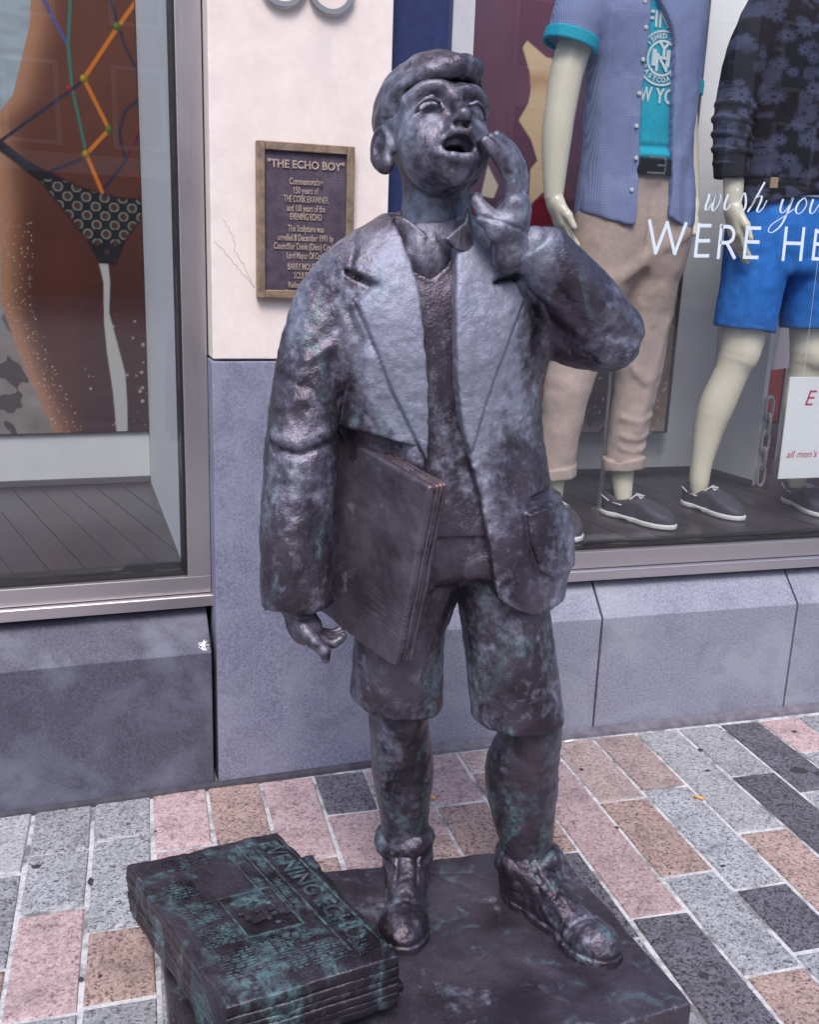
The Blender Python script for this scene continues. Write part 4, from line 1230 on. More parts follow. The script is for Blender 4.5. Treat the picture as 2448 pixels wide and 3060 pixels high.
def m1_trousers(P):
    x, y, z = P[:, 0], P[:, 1], P[:, 2]
    w = loft(P, ((1.72, 1.555, 2.90, .165, .104), (1.60, 1.55, 2.90, .172, .110), (1.48, 1.55, 2.90, .182, .116), (1.38, 1.545, 2.90, .178, .112), (1.30, 1.54, 2.90, .15, .10)), 2.2)
    w = smax(w, slab(P, 1.36, 1.685), .03)
    a = chain(P, ((1.475, 2.90, 1.50, .112), (1.43, 2.885, 1.30, .100), (1.345, 2.85, 1.02, .074), (1.325, 2.84, .86, .064), (1.312, 2.84, .70, .056)), .05)
    b = chain(P, ((1.620, 2.90, 1.50, .106), (1.612, 2.90, 1.30, .098), (1.612, 2.905, 1.02, .074), (1.598, 2.91, .86, .066), (1.592, 2.905, .72, .058)), .05)
    a = smax(a, .712 - z, .006); b = smax(b, .722 - z, .006)
    d = smin(smin(a, b, .02), w, .04)
    d = np.minimum(d, np.minimum(cuffring(P, (1.312, 2.84), .060, .020, .735), cuffring(P, (1.592, 2.905), .063, .021, .742)))
    def fold(pts, r, amp):
        nonlocal d
        d = fold_at(P, d, pts, r, amp)
    fold(((1.545, 2.79, 1.62), (1.540, 2.785, 1.50), (1.53, 2.79, 1.38)), .006, -.006)
    fold(((1.53, 2.79, 1.40), (1.60, 2.785, 1.44), (1.68, 2.80, 1.48)), .020, .010)
    fold(((1.53, 2.79, 1.38), (1.45, 2.785, 1.34), (1.38, 2.79, 1.32)), .022, .010)
    fold(((1.54, 2.80, 1.36), (1.56, 2.80, 1.28)), .018, -.010)
    fold(((1.66, 2.81, 1.20), (1.62, 2.83, 1.00), (1.60, 2.84, .86)), .020, .007)
    fold(((1.555, 2.84, 1.06), (1.60, 2.83, 1.02), (1.66, 2.85, 1.05)), .016, .006)
    for zz, xx in ((.80, 1.595), (.84, 1.60), (.90, 1.60), (.80, 1.315), (.87, 1.325), (.94, 1.335)):
        fold(((xx - .06, 2.86, zz), (xx, 2.835, zz - .012), (xx + .06, 2.86, zz + .008)), .012, .006)
    return rough(P, d, (13, 81, .005), (38, 82, .002))
def m1_body(P):
    z = P[:, 2]
    d = chain(P, ((1.535, 2.91, 2.10, .09), (1.535, 2.91, 2.45, .060), (1.54, 2.90, 2.62, .075)), .03)
    d = np.minimum(d, chain(P, ((1.40, 2.90, 2.18, .060), (1.292, 2.880, 1.98, .051), (1.262, 2.872, 1.82, .046), (1.255, 2.870, 1.74, .0445), (1.254, 2.868, 1.66, .038), (1.256, 2.866, 1.575, .029)), .03))
    d = np.minimum(d, part(P, (z < 1.66) & (P[:, 0] < 1.40), lambda Q: m_hand(Q, (1.256, 2.866, 1.575), (1.300, 2.850, 1.415), -1)))
    d = np.minimum(d, chain(P, ((1.62, 2.91, 2.18, .055), (1.692, 2.94, 1.93, .043), (1.725, 2.94, 1.76, .039), (1.752, 2.925, 1.60, .029)), .03))
    d = np.minimum(d, part(P, (z < 1.70) & (P[:, 0] > 1.66), lambda Q: m_hand(Q, (1.752, 2.920, 1.59), (1.748, 2.895, 1.410), 1)))
    d = np.minimum(d, chain(P, ((1.535, 2.90, 2.1, .08), (1.555, 2.90, 1.5, .09)), .02))
    d = np.minimum(d, chain(P, ((1.635, 2.90, 1.45, .06), (1.615, 2.905, 1.0, .05), (1.592, 2.905, .76, .040), (1.594, 2.900, .66, .033), (1.600, 2.890, .60, .024)), .03))
    d = np.minimum(d, chain(P, ((1.475, 2.90, 1.45, .06), (1.345, 2.85, 1.0, .05), (1.312, 2.84, .76, .040), (1.312, 2.84, .66, .033), (1.310, 2.83, .60, .024)), .03))
    return d
sdf_obj('body', m1_body, (1.17, 2.72, .56), (1.90, 3.06, 2.60), .0050, M_PLATE, man1)
sdf_obj('shirt', m1_shirt, (1.17, 2.74, 1.46), (1.86, 3.06, 2.36), .0050, M_SHIRT, man1)
sdf_obj('tee_shirt', m1_tee, (1.34, 2.76, 1.64), (1.78, 3.04, 2.32), .0050, M_TEE, man1)
sdf_obj('trousers', m1_trousers, (1.22, 2.70, .69), (1.80, 3.06, 1.71), .0050, M_CHINO, man1)
def cuff_band(P):
    q = (P - np.array((1.279, 2.875, 1.992), F4)); a = np.array((.25, 0, .968), F4); h = q @ a
    r = np.sqrt(np.maximum((q * q).sum(1) - h * h, 0))
    return smax(np.abs(r - .076) - .006, np.abs(h - .012) - .018, .004)
sdf_obj('sleeve_cuff', cuff_band, (1.18, 2.78, 1.94), (1.38, 2.97, 2.05), .0036, M_TEE, man1)
def cuff_band2(P):
    q = np.sqrt((P[:, 0] - 1.693) ** 2 + (P[:, 1] - 2.94) ** 2)
    return smax(np.abs(q - .060) - .006, np.abs(P[:, 2] - 1.915) - .022, .004)
sdf_obj('sleeve_cuff', cuff_band2, (1.60, 2.85, 1.88), (1.79, 3.03, 1.95), .0040, M_TEE, man1)
def front_y(T, x, z, grow, p=2.2):
    T = np.array(T)[::-1]
    cx, cy, a, b = (np.interp(z, T[:, 0], T[:, i]) for i in (1, 2, 3, 4))
    return cy - (b + grow) * max(0.0, 1 - abs((x - cx) / (a + grow)) ** p) ** (1 / p)
for bx, bz in ((1.4531, 2.1038), (1.462, 2.0361), (1.4626, 1.9517), (1.462, 1.8621), (1.4628, 1.7739), (1.4691, 1.6857), (1.4629, 1.5963)):
    yy = front_y(T1, bx, bz, .017)
    me = tube_mesh('button', ((bx, yy + .002, bz), (bx, yy - .002, bz), (bx, yy - .003, bz)), (.0062, .0062, .005), 12)
    link('button', me, M_BUTTON, man1)
belt = box('belt', (1.47, 2.775, 1.644), (1.625, 2.797, 1.690), M_BELT, man1, .003, 2, lambda p: Vector((p.x, p.y + .35 * (p.x - 1.545) ** 2 * 4, p.z)))
for a, b in (((1.508, 2.767, 1.688), (1.566, 2.773, 1.693)), ((1.508, 2.767, 1.645), (1.566, 2.773, 1.650)), ((1.561, 2.767, 1.6505), (1.567, 2.773, 1.6875)), ((1.538, 2.766, 1.667), (1.566, 2.7725, 1.671))):
    box('buckle', a, b, M_CHROME, belt, .001)
# print on the tee
def on_tee(x0, z0): return lambda x, y, dd: Vector((x0 + x, front_y(T1, x0 + x, z0 + y, -.012) - .0035 - dd, z0 + y))
def tee_text(s, x, z, h, w=None, **kw):
    me = text_mesh(s, h, .0004, offset=.0012, **kw)
    xs = [v.co.x for v in me.vertices]; wd = max(xs) - min(xs); mid = (max(xs) + min(xs)) / 2
    f = on_tee(x, z)
    for v in me.vertices: v.co = f((v.co.x - mid) * ((w / wd) if w else 1), v.co.y, v.co.z)
    me.update(); link('print', me, M_PRINT, man1)
tee_text('FIN', 1.512, 2.064, .062, .070)
tee_text('YO', 1.556, 1.861, .058, .066); tee_text('W', 1.494, 1.863, .056, .036)
tee_text('N', 1.534, 1.950, .068, .040); tee_text('H', 1.530, 1.962, .062, .058); tee_text('Y', 1.537, 1.985, .060, .044)
def arc(cx, cz, R, a0, a1, w):
    pts = []
    f = on_tee(0, 0)
    V, F = [], []; n = 30
    for k in range(n + 1):
        a = a0 + (a1 - a0) * k / n
        for r in (R - w / 2, R + w / 2): V.append(f(cx + r * math.cos(a), cz + r * math.sin(a), 0))
    for k in range(n): F.append((2 * k, 2 * k + 1, 2 * k + 3, 2 * k + 2))
    link('print', mesh_pd('print', V, F), M_PRINT, man1)
arc(1.534, 1.964, .046, 0, 2 * math.pi, .0065); arc(1.534, 1.964, .072, math.radians(200), math.radians(335), .006); arc(1.534, 1.964, .072, math.radians(30), math.radians(150), .005)
def arc_text(s, cx, cz, R, a0, a1, h, flip):
    for k, ch in enumerate(s):
        a = a0 + (a1 - a0) * k / (len(s) - 1)
        me = text_mesh(ch, h, .0003, offset=.0006)
        rot = a + math.pi / 2 if flip else a - math.pi / 2
        f = on_tee(0, 0)
        for v in me.vertices:
            x = v.co.x * math.cos(rot) - v.co.y * math.sin(rot); y = v.co.x * math.sin(rot) + v.co.y * math.cos(rot)
            v.co = f(cx + R * math.cos(a) + x, cz + R * math.sin(a) + y, v.co.z)
        me.update(); link('print', me, M_PRINT, man1)
arc_text('EASTCOAST', 1.534, 1.964, .059, math.radians(205), math.radians(325), .019, True)
arc_text('ISHED NY', 1.534, 1.964, .059, math.radians(140), math.radians(50), .019, False)
boat_shoe(man1, (1.563, 2.965), (1.690, 2.715), ZF)
boat_shoe(man1, (1.330, 2.900), (1.300, 2.640), ZF)
rod = link('support_rod', tube_mesh('rod', ((1.560, 2.985, ZF), (1.560, 2.985, ZF + .008), (1.560, 2.985, ZF + .009), (1.560, 2.985, ZF + .10), (1.560, 2.985, ZF + .101), (1.560, 2.985, 1.05)), (.030, .030, .011, .011, .0085, .0085), 12), M_STEEL, man1)

# ---- second mannequin: floral jumper and blue shorts
man2 = empty('mannequin', (2.14, 2.95, ZF))
tag(man2, 'cream mannequin in a dark floral jumper, blue shorts and navy boat shoes', 'mannequin')
T2 = ((2.32, 2.130, 2.96, .07, .07), (2.25, 2.130, 2.96, .12, .09), (2.18, 2.130, 2.955, .17, .105), (2.08, 2.130, 2.95, .205, .120), (1.95, 2.135, 2.95, .205, .125), (1.80, 2.140, 2.95, .195, .120), (1.66, 2.140, 2.95, .195, .122), (1.56, 2.140, 2.95, .195, .124))
def m2_jumper(P):
    x, y, z = P[:, 0], P[:, 1], P[:, 2]
    d = loft(P, T2, 2.3, .010)
    d = smax(d, 1.600 + .05 * np.clip((2.05 - x) / .1, -1, 1) * -1 * .6 - z, .012)
    d = d + .004 * np.exp(-((z - 1.655 + .03 * (x - 2.1)) / .006) ** 2)
    d = smax(d, z - 2.225 - .12 * np.abs(x - 2.13), .008)
    s1 = chain(P, ((1.99, 2.95, 2.15, .085), (1.92, 2.94, 2.03, .075), (1.882, 2.925, 1.88, .062), (1.868, 2.905, 1.77, .058), (1.870, 2.880, 1.640, .054)), .03)
    zz = P[:, 2]
    s1 = s1 - (.0075 * np.maximum(0, np.sin((zz + .15 * (x - 1.87)) * 135)) * np.clip((1.90 - zz) / .05, 0, 1) * np.clip((zz - 1.69) / .02, 0, 1))
    s1 = smax(s1, 1.655 - z, .006)
    s2 = chain(P, ((2.27, 2.95, 2.15, .085), (2.34, 2.95, 2.03, .075), (2.385, 2.94, 1.88, .062), (2.39, 2.90, 1.66, .050)), .03)
    s2 = smax(s2, 1.655 - z, .006)
    d = smin(d, smin(s1, s2, .01), .012)
    cut = ell(P, (2.13, 2.86, 2.275), (.085, .12, .055))
    d = smax(d, -cut, .006)
    d = d - .006 * np.exp(-(cut / .008) ** 2)
    return rough(P, d, (12, 91, .005), (34, 92, .0018))
def m2_shorts(P):
    x, y, z = P[:, 0], P[:, 1], P[:, 2]
    w = smax(loft(P, ((1.66, 2.135, 2.95, .165, .105), (1.50, 2.135, 2.95, .190, .118), (1.38, 2.135, 2.95, .185, .115)), 2.2), slab(P, 1.37, 1.632), .03)
    a = chain(P, ((2.045, 2.95, 1.50, .112), (2.02, 2.93, 1.32, .104), (1.995, 2.92, 1.10, .098)), .04)
    b = chain(P, ((2.235, 2.95, 1.50, .112), (2.265, 2.94, 1.32, .104), (2.285, 2.94, 1.10, .098)), .04)
    a = smax(a, 1.186 + .08 * (x - 2.0) * -1 - z, .006); b = smax(b, 1.190 - z, .006)
    d = smin(smin(a, b, .012), w, .03)
    def fold(pts, r, amp):
        nonlocal d
        d = fold_at(P, d, pts, r, amp)
    fold(((2.145, 2.83, 1.60), (2.145, 2.825, 1.48)), .005, -.005)
    fold(((2.08, 2.83, 1.42), (2.14, 2.82, 1.38)), .018, -.008)
    fold(((1.96, 2.83, 1.40), (1.95, 2.82, 1.25)), .018, .006)
    fold(((1.90, 2.88, 1.205), (2.0, 2.82, 1.202), (2.09, 2.88, 1.198)), .0035, -.003)
    return rough(P, d, (12, 95, .004), (40, 96, .0018))
def m2_body(P):
    z = P[:, 2]
    d = chain(P, ((2.13, 2.96, 2.10, .09), (2.13, 2.96, 2.34, .060), (2.13, 2.945, 2.50, .065)), .03)
    d = np.minimum(d, chain(P, ((1.99, 2.95, 2.12, .05), (1.885, 2.925, 1.88, .036), (1.869, 2.892, 1.74, .033), (1.872, 2.876, 1.64, .032), (1.874, 2.872, 1.585, .028)), .03))
    d = np.minimum(d, part(P, (z < 1.66) & (P[:, 0] < 2.02), lambda Q: m_hand(Q, (1.874, 2.872, 1.585), (1.902, 2.855, 1.395), -1)))
    d = np.minimum(d, chain(P, ((2.27, 2.95, 2.12, .05), (2.385, 2.94, 1.88, .04), (2.39, 2.89, 1.58, .030)), .03))
    d = np.minimum(d, chain(P, ((2.13, 2.95, 2.1, .08), (2.14, 2.95, 1.45, .09)), .02))
    d = np.minimum(d, chain(P, ((2.045, 2.95, 1.45, .08), (2.012, 2.93, 1.20, .073), (2.003, 2.925, 1.12, .068), (1.985, 2.935, 1.04, .057), (1.958, 2.955, .93, .061), (1.942, 2.965, .84, .052), (1.930, 2.968, .72, .038), (1.928, 2.968, .65, .034), (1.932, 2.965, .60, .024)), .04))
    d = smin(d, ell(P, (2.006, 2.885, 1.10), (.036, .026, .042)), .02)
    d = np.minimum(d, chain(P, ((2.235, 2.95, 1.45, .08), (2.285, 2.945, 1.20, .073), (2.290, 2.94, 1.12, .068), (2.292, 2.95, 1.04, .057), (2.298, 2.965, .93, .062), (2.312, 2.97, .84, .052), (2.325, 2.968, .72, .038), (2.33, 2.965, .65, .034), (2.333, 2.955, .60, .024)), .04))
    d = smin(d, ell(P, (2.288, 2.895, 1.10), (.036, .026, .042)), .02)
    return d
sdf_obj('body', m2_body, (1.80, 2.78, .56), (2.50, 3.08, 2.48), .0052, M_PLATE, man2)
jo = sdf_obj('jumper', m2_jumper, (1.78, 2.77, 1.56), (2.48, 3.10, 2.34), .0034, M_SWEATER, man2)
sdf_obj('shorts', m2_shorts, (1.84, 2.78, 1.14), (2.42, 3.08, 1.65), .0052, M_SHORTS, man2)
link('waist_cord', tube_mesh('cord', [(2.0 + .03 * k, 2.855 - .022 * math.sin(math.pi * k / 9), 1.607 + .006 * math.sin(math.pi * k / 9)) for k in range(10)], .0035, 6), M_LACE, man2, True)
box('label_tab', (1.958, 2.806, 1.628), (1.985, 2.812, 1.660), M_LABELINK, man2, .001)
# flowers printed on the jumper: petals round scattered centres, with leaves
co = np.empty(len(jo.data.vertices) * 3, F4); jo.data.vertices.foreach_get('co', co); co = co.reshape(-1, 3)
wx, wz = co[:, 0] + .5 * (co[:, 1] - 2.85), co[:, 2]
fl = np.full(len(co), -1.0, F4)
R5 = np.random.RandomState(8)
for k in range(330):
    cx, cz = R5.uniform(1.75, 2.55), R5.uniform(1.56, 2.32)
    rad = R5.uniform(.010, .027); npet = R5.randint(5, 12); ph = R5.rand() * 6
    dx, dz = wx - cx, wz - cz; r = np.hypot(dx, dz); th = np.arctan2(dz, dx)
    pet = rad * (.55 + .45 * np.abs(np.cos(npet * .5 * th + ph)) ** .7)
    inside = np.clip((pet - r) / .004, -1, 1)
    vein = np.cos(npet * 3 * th) * 1.1
    inside = np.where((r < rad * .16), -1, inside - np.where(r > rad * .5, np.maximum(vein, 0), 0))
    fl = np.where(r < rad * 1.05, np.maximum(fl, inside), fl)
lf = fbm2(wx, wz, 26, 99)
m = np.clip(.5 + .5 * np.maximum(fl, np.clip((lf - .30) * 9, -1, .5)), 0, 1)
tone = .75 + .5 * np.clip(.5 + fbm2(wx, wz, 9, 77), 0, 1)
set_col(jo.data, (np.array((.011, .009, .016), F4)[None] * (1 - m[:, None]) + np.array((.068, .073, .135), F4)[None] * m[:, None] * tone[:, None]))
boat_shoe(man2, (1.922, 3.035), (1.985, 2.785), ZF)
boat_shoe(man2, (2.338, 3.020), (2.318, 2.765), ZF)
# ------------------------------------------------------------------ the bronze newspaper boy
PT = 0.08                                     # top of the plinth
statue = empty('statue', (0.60, 1.70, 0.0))
tag(statue, 'weathered bronze newspaper boy shouting with a hand to his mouth, on a low plinth', 'statue')

HC = np.array((0.514, 1.690, 1.600))
_psi, _th, _ro = math.radians(3.5), math.radians(21), math.radians(2)
HR = (Matrix.Rotation(_psi, 3, 'Z') @ Matrix.Rotation(-_th, 3, 'X') @ Matrix.Rotation(_ro, 3, 'Y'))
HR = np.array(HR)
def head_local(P): return ((P - HC.astype(F4)) @ HR.astype(F4)).astype(F4)

def sd_head(L):
    x = np.abs(L[:, 0]); M = L.copy(); M[:, 0] = x          # mirrored copy for paired features
    d = ell(L, (0, .020, .030), (.086, .108, .076))
    d = smin(d, ell(L, (0, -.030, -.050), (.069, .068, .074)), .045)
    d = smin(d, ell(M, (.040, -.052, -.055), (.031, .036, .036)), .03)
    d = smin(d, ell(L, (0, -.070, -.080), (.043, .036, .036)), .03)
    d = smin(d, ell(L, (0, -.078, -.112), (.026, .022, .021)), .018)
    d = smin(d, chain(M, ((0, -.092, .012, .006), (.024, -.096, .019, .008), (.048, -.087, .019, .008), (.068, -.064, .008, .006)), .016), .026)
    d = smax(d, -ell(M, (.040, -.114, -.004), (.028, .026, .0155)), .014)
    d = smin(d, ell(M, (.039, -.058, -.020), (.020, .019, .015)), .004)
    d = smin(d, chain(M, ((.064, -.070, -.022, .0025), (.056, -.085, -.011, .0034), (.047, -.0930, -.0045, .0038), (.038, -.0965, -.002, .0040), (.028, -.094, -.006, .0036), (.019, -.087, -.016, .0025)), .004), .003)
    d = smax(d, -np.maximum(ell(M, (.039, -.094, -.016), (.021, .018, .0105)), -.0225 - L[:, 2]), .002)
    d = smin(d, chain(L, ((0, -.093, .006, .007), (0, -.108, -.014, .0085), (0, -.124, -.034, .0110), (0, -.1285, -.041, .0118)), .016), .018)
    d = smin(d, sph(M, (.0115, -.112, -.047), .0095), .014)
    d = smax(d, -ell(M, (.0085, -.120, -.0560), (.0062, .0085, .0085)), .003)
    d = smin(d, chain(M, ((0, -.111, -.0625, .0082), (.012, -.109, -.0630, .0090), (.024, -.099, -.072, .0085), (.034, -.087, -.082, .0065)), .006), .008)
    d = smin(d, chain(M, ((0, -.107, -.102, .0092), (.013, -.105, -.1005, .0092), (.025, -.096, -.0935, .008), (.034, -.087, -.084, .0065)), .006), .008)
    m = ell(L, (0, -.100, -.081), (.0250, .045, .0138))
    m = np.maximum(m, -(L[:, 2] + .0928))
    d = smax(d, -m, .004)
    d = smin(d, chain(M, ((0, -.094, -.0705, .0045), (.012, -.091, -.0715, .0045), (.021, -.083, -.076, .004))), .003)
    d = smin(d, ell(L, (0, -.068, -.094), (.022, .026, .008)), .004)
    # ears
    E = M - np.array((.081, .026, -.028), F4)
    ca, sa = math.cos(.30), math.sin(.30)
    Er = np.stack((E[:, 0] * ca - E[:, 1] * sa, E[:, 0] * sa + E[:, 1] * ca, E[:, 2] + .12 * E[:, 1]), 1)
    ear = ell(Er, (.002, .006, 0), (.011, .029, .039))
    ear = smin(ear, ell(Er, (-.002, -.004, -.034), (.011, .016, .015)), .012)
    ear = smax(ear, -ell(Er, (.014, .002, .003), (.0125, .018, .026)), .004)
    ear = smin(ear, ell(Er, (-.004, -.020, -.008), (.010, .008, .012)), .008)
    d = smin(d, ear, .008)
    return d

def sd_hair(L):
    y, z, x = L[:, 1], L[:, 2], L[:, 0]
    cap = ell(L, (0, .021, .034), (.0935, .1150, .0810))
    hl = np.interp(y, (-.13, -.085, -.06, -.045, -.02, .008, .03, .06, .14), (.062, .052, .038, .004, -.004, .012, -.018, -.062, -.080)).astype(F4)
    cap = smax(cap, (hl - z) * .8, .005)
    fr = chain(L, ((-.074, -.050, .034, .004), (-.050, -.085, .039, .013), (-.012, -.103, .049, .018), (.020, -.100, .055, .019), (.040, -.086, .060, .017)), .02)
    fr2 = chain(L, ((-.055, .0, .056, .022), (-.034, -.050, .066, .026), (.002, -.060, .070, .028), (.030, -.045, .066, .026)), .03)
    d = smin(cap, smin(fr, fr2, .02), .022)
    comb = np.sin((x * .9 + z * .8 + y * .25) * 230) * .0009
    return rough(L, d + comb, (60, 6, .0012))

def hand_left(P):
    """raised hand beside the mouth"""
    P = np.stack((P[:, 0] + .016 - .2 * (P[:, 2] - 1.52), P[:, 1], P[:, 2] + .015), 1).astype(F4)
    d = chain(P, ((.668, 1.592, 1.415, .033), (.655, 1.590, 1.450, .030), (.653, 1.592, 1.480, .030)), .02)
    palm = chain(P, ((.646, 1.565, 1.470, .019), (.637, 1.560, 1.495, .015)))
    palm = smin(palm, chain(P, ((.654, 1.592, 1.470, .021), (.653, 1.590, 1.500, .016))), .02)
    palm = smin(palm, chain(P, ((.655, 1.612, 1.472, .020), (.659, 1.617, 1.500, .015))), .02)
    d = smin(d, palm, .02)
    for i, y in enumerate((1.557, 1.573, 1.589, 1.605)):
        dx, dz = (-.016, -.002, .012, .026)[i], (-.006, .002, .006, .006)[i]
        pts = ((.648 + dx * .6, y + .006, 1.492, .0128), (.637 + dx * .9, y + .002, 1.535 + dz * .6, .0112), (.612 + dx, y, 1.567 + dz, .0100), (.580 + dx, y - .001, 1.592 + dz, .0080))
        d = smin(d, chain(P, pts, .015), .0014)
    th = chain(P, ((.652, 1.575, 1.455, .020), (.626, 1.568, 1.456, .018), (.602, 1.576, 1.474, .0140), (.582, 1.592, 1.500, .0115)), .01)
    d = smin(d, th, .014)
    wr = np.abs(P[:, 2] - 1.456 + (P[:, 0] - .655) * .25)
    return d + .003 * np.exp(-(wr / .003) ** 2)

def hand_right(P):
    """lowered hand closing on the newspapers"""
    P = (P - np.array((.298, 1.655, .765), F4)) / F4(.80) + np.array((.305, 1.655, .762), F4)
    d = chain(P, ((.285, 1.672, .790, .036), (.292, 1.668, .745, .034), (.302, 1.664, .722, .033)), .02)
    d = smin(d, ell(P, (.306, 1.655, .722, ), (.034, .044, .034)), .02)
    for y, z, r, x1 in ((1.622, .712, .0125, .366), (1.645, .708, .0130, .374), (1.668, .706, .0125, .378), (1.690, .708, .0115, .380)):
        d = smin(d, chain(P, ((.296, y + .006, z + .024, r + .002), (.312, y, z - .004, r), (x1 - .006, y - .004, z - .016, r - .001), (x1 + .012, y - .004, z - .006, r - .0025)), .004), .006)
    d = smin(d, chain(P, ((.290, 1.640, .735, .017), (.312, 1.600, .712, .0145), (.334, 1.590, .692, .0125), (.338, 1.592, .672, .0105)), .008), .010)
    return d

def leg_pair(P):
    a = chain(P, ((.500, 1.742, .60, .060), (.505, 1.750, .49, .059), (.521, 1.772, .400, .064), (.527, 1.777, .350, .064), (.532, 1.782, .278, .056), (.538, 1.786, .21, .050), (.542, 1.786, .12, .050)), .03)
    b = chain(P, ((.742, 1.682, .58, .064), (.765, 1.680, .470, .064), (.758, 1.692, .385, .075), (.760, 1.692, .340, .075), (.768, 1.690, .270, .066), (.776, 1.684, .21, .056), (.782, 1.680, .13, .053)), .03)
    a = smin(a, ell(P, (.505, 1.715, .50, ), (.036, .03, .04)), .02)
    b = smin(b, ell(P, (.760, 1.642, .475, ), (.038, .03, .04)), .02)
    return np.minimum(a, b)

TORSO = ((1.480, .532, 1.722, .070, .062), (1.452, .532, 1.722, .105, .075), (1.425, .531, 1.722, .150, .090), (1.390, .530, 1.720, .190, .108), (1.33, .531, 1.720, .214, .126),
         (1.25, .535, 1.720, .213, .136), (1.16, .542, 1.720, .203, .131), (1.08, .551, 1.720, .204, .128), (1.00, .565, 1.720, .208, .130),
         (.90, .585, 1.720, .222, .136), (.80, .598, 1.720, .222, .140), (.73, .600, 1.720, .222, .142))
OPEN_L = ((1.50, .452), (1.435, .446), (1.351, .468), (1.256, .480), (1.19, .489), (1.106, .496), (1.051, .495), (.97, .470), (.88, .440), (.76, .400))
OPEN_R = ((1.50, .556), (1.466, .550), (1.396, .538), (1.333, .534), (1.264, .535), (1.19, .541), (1.148, .548), (1.062, .571), (.973, .599), (.881, .620), (.824, .632), (.785, .648), (.762, .690), (.73, .760))
LAP_L = ((.428, 1.468), (.388, 1.430), (.369, 1.371), (.371, 1.356), (.400, 1.343), (.371, 1.314), (.393, 1.263), (.428, 1.178), (.483, 1.072), (.497, 1.045), (.505, 1.15), (.492, 1.30), (.47, 1.435))
LAP_R = ((.554, 1.476), (.600, 1.437), (.624, 1.411), (.622, 1.383), (.609, 1.352), (.642, 1.359), (.663, 1.327), (.646, 1.290), (.611, 1.203), (.589, 1.126), (.580, 1.083), (.570, 1.05), (.52, 1.15), (.52, 1.40))
POCKET = ((.690, .948), (.735, .957), (.86, .968), (.86, .83), (.760, .815), (.725, .835), (.700, .895))

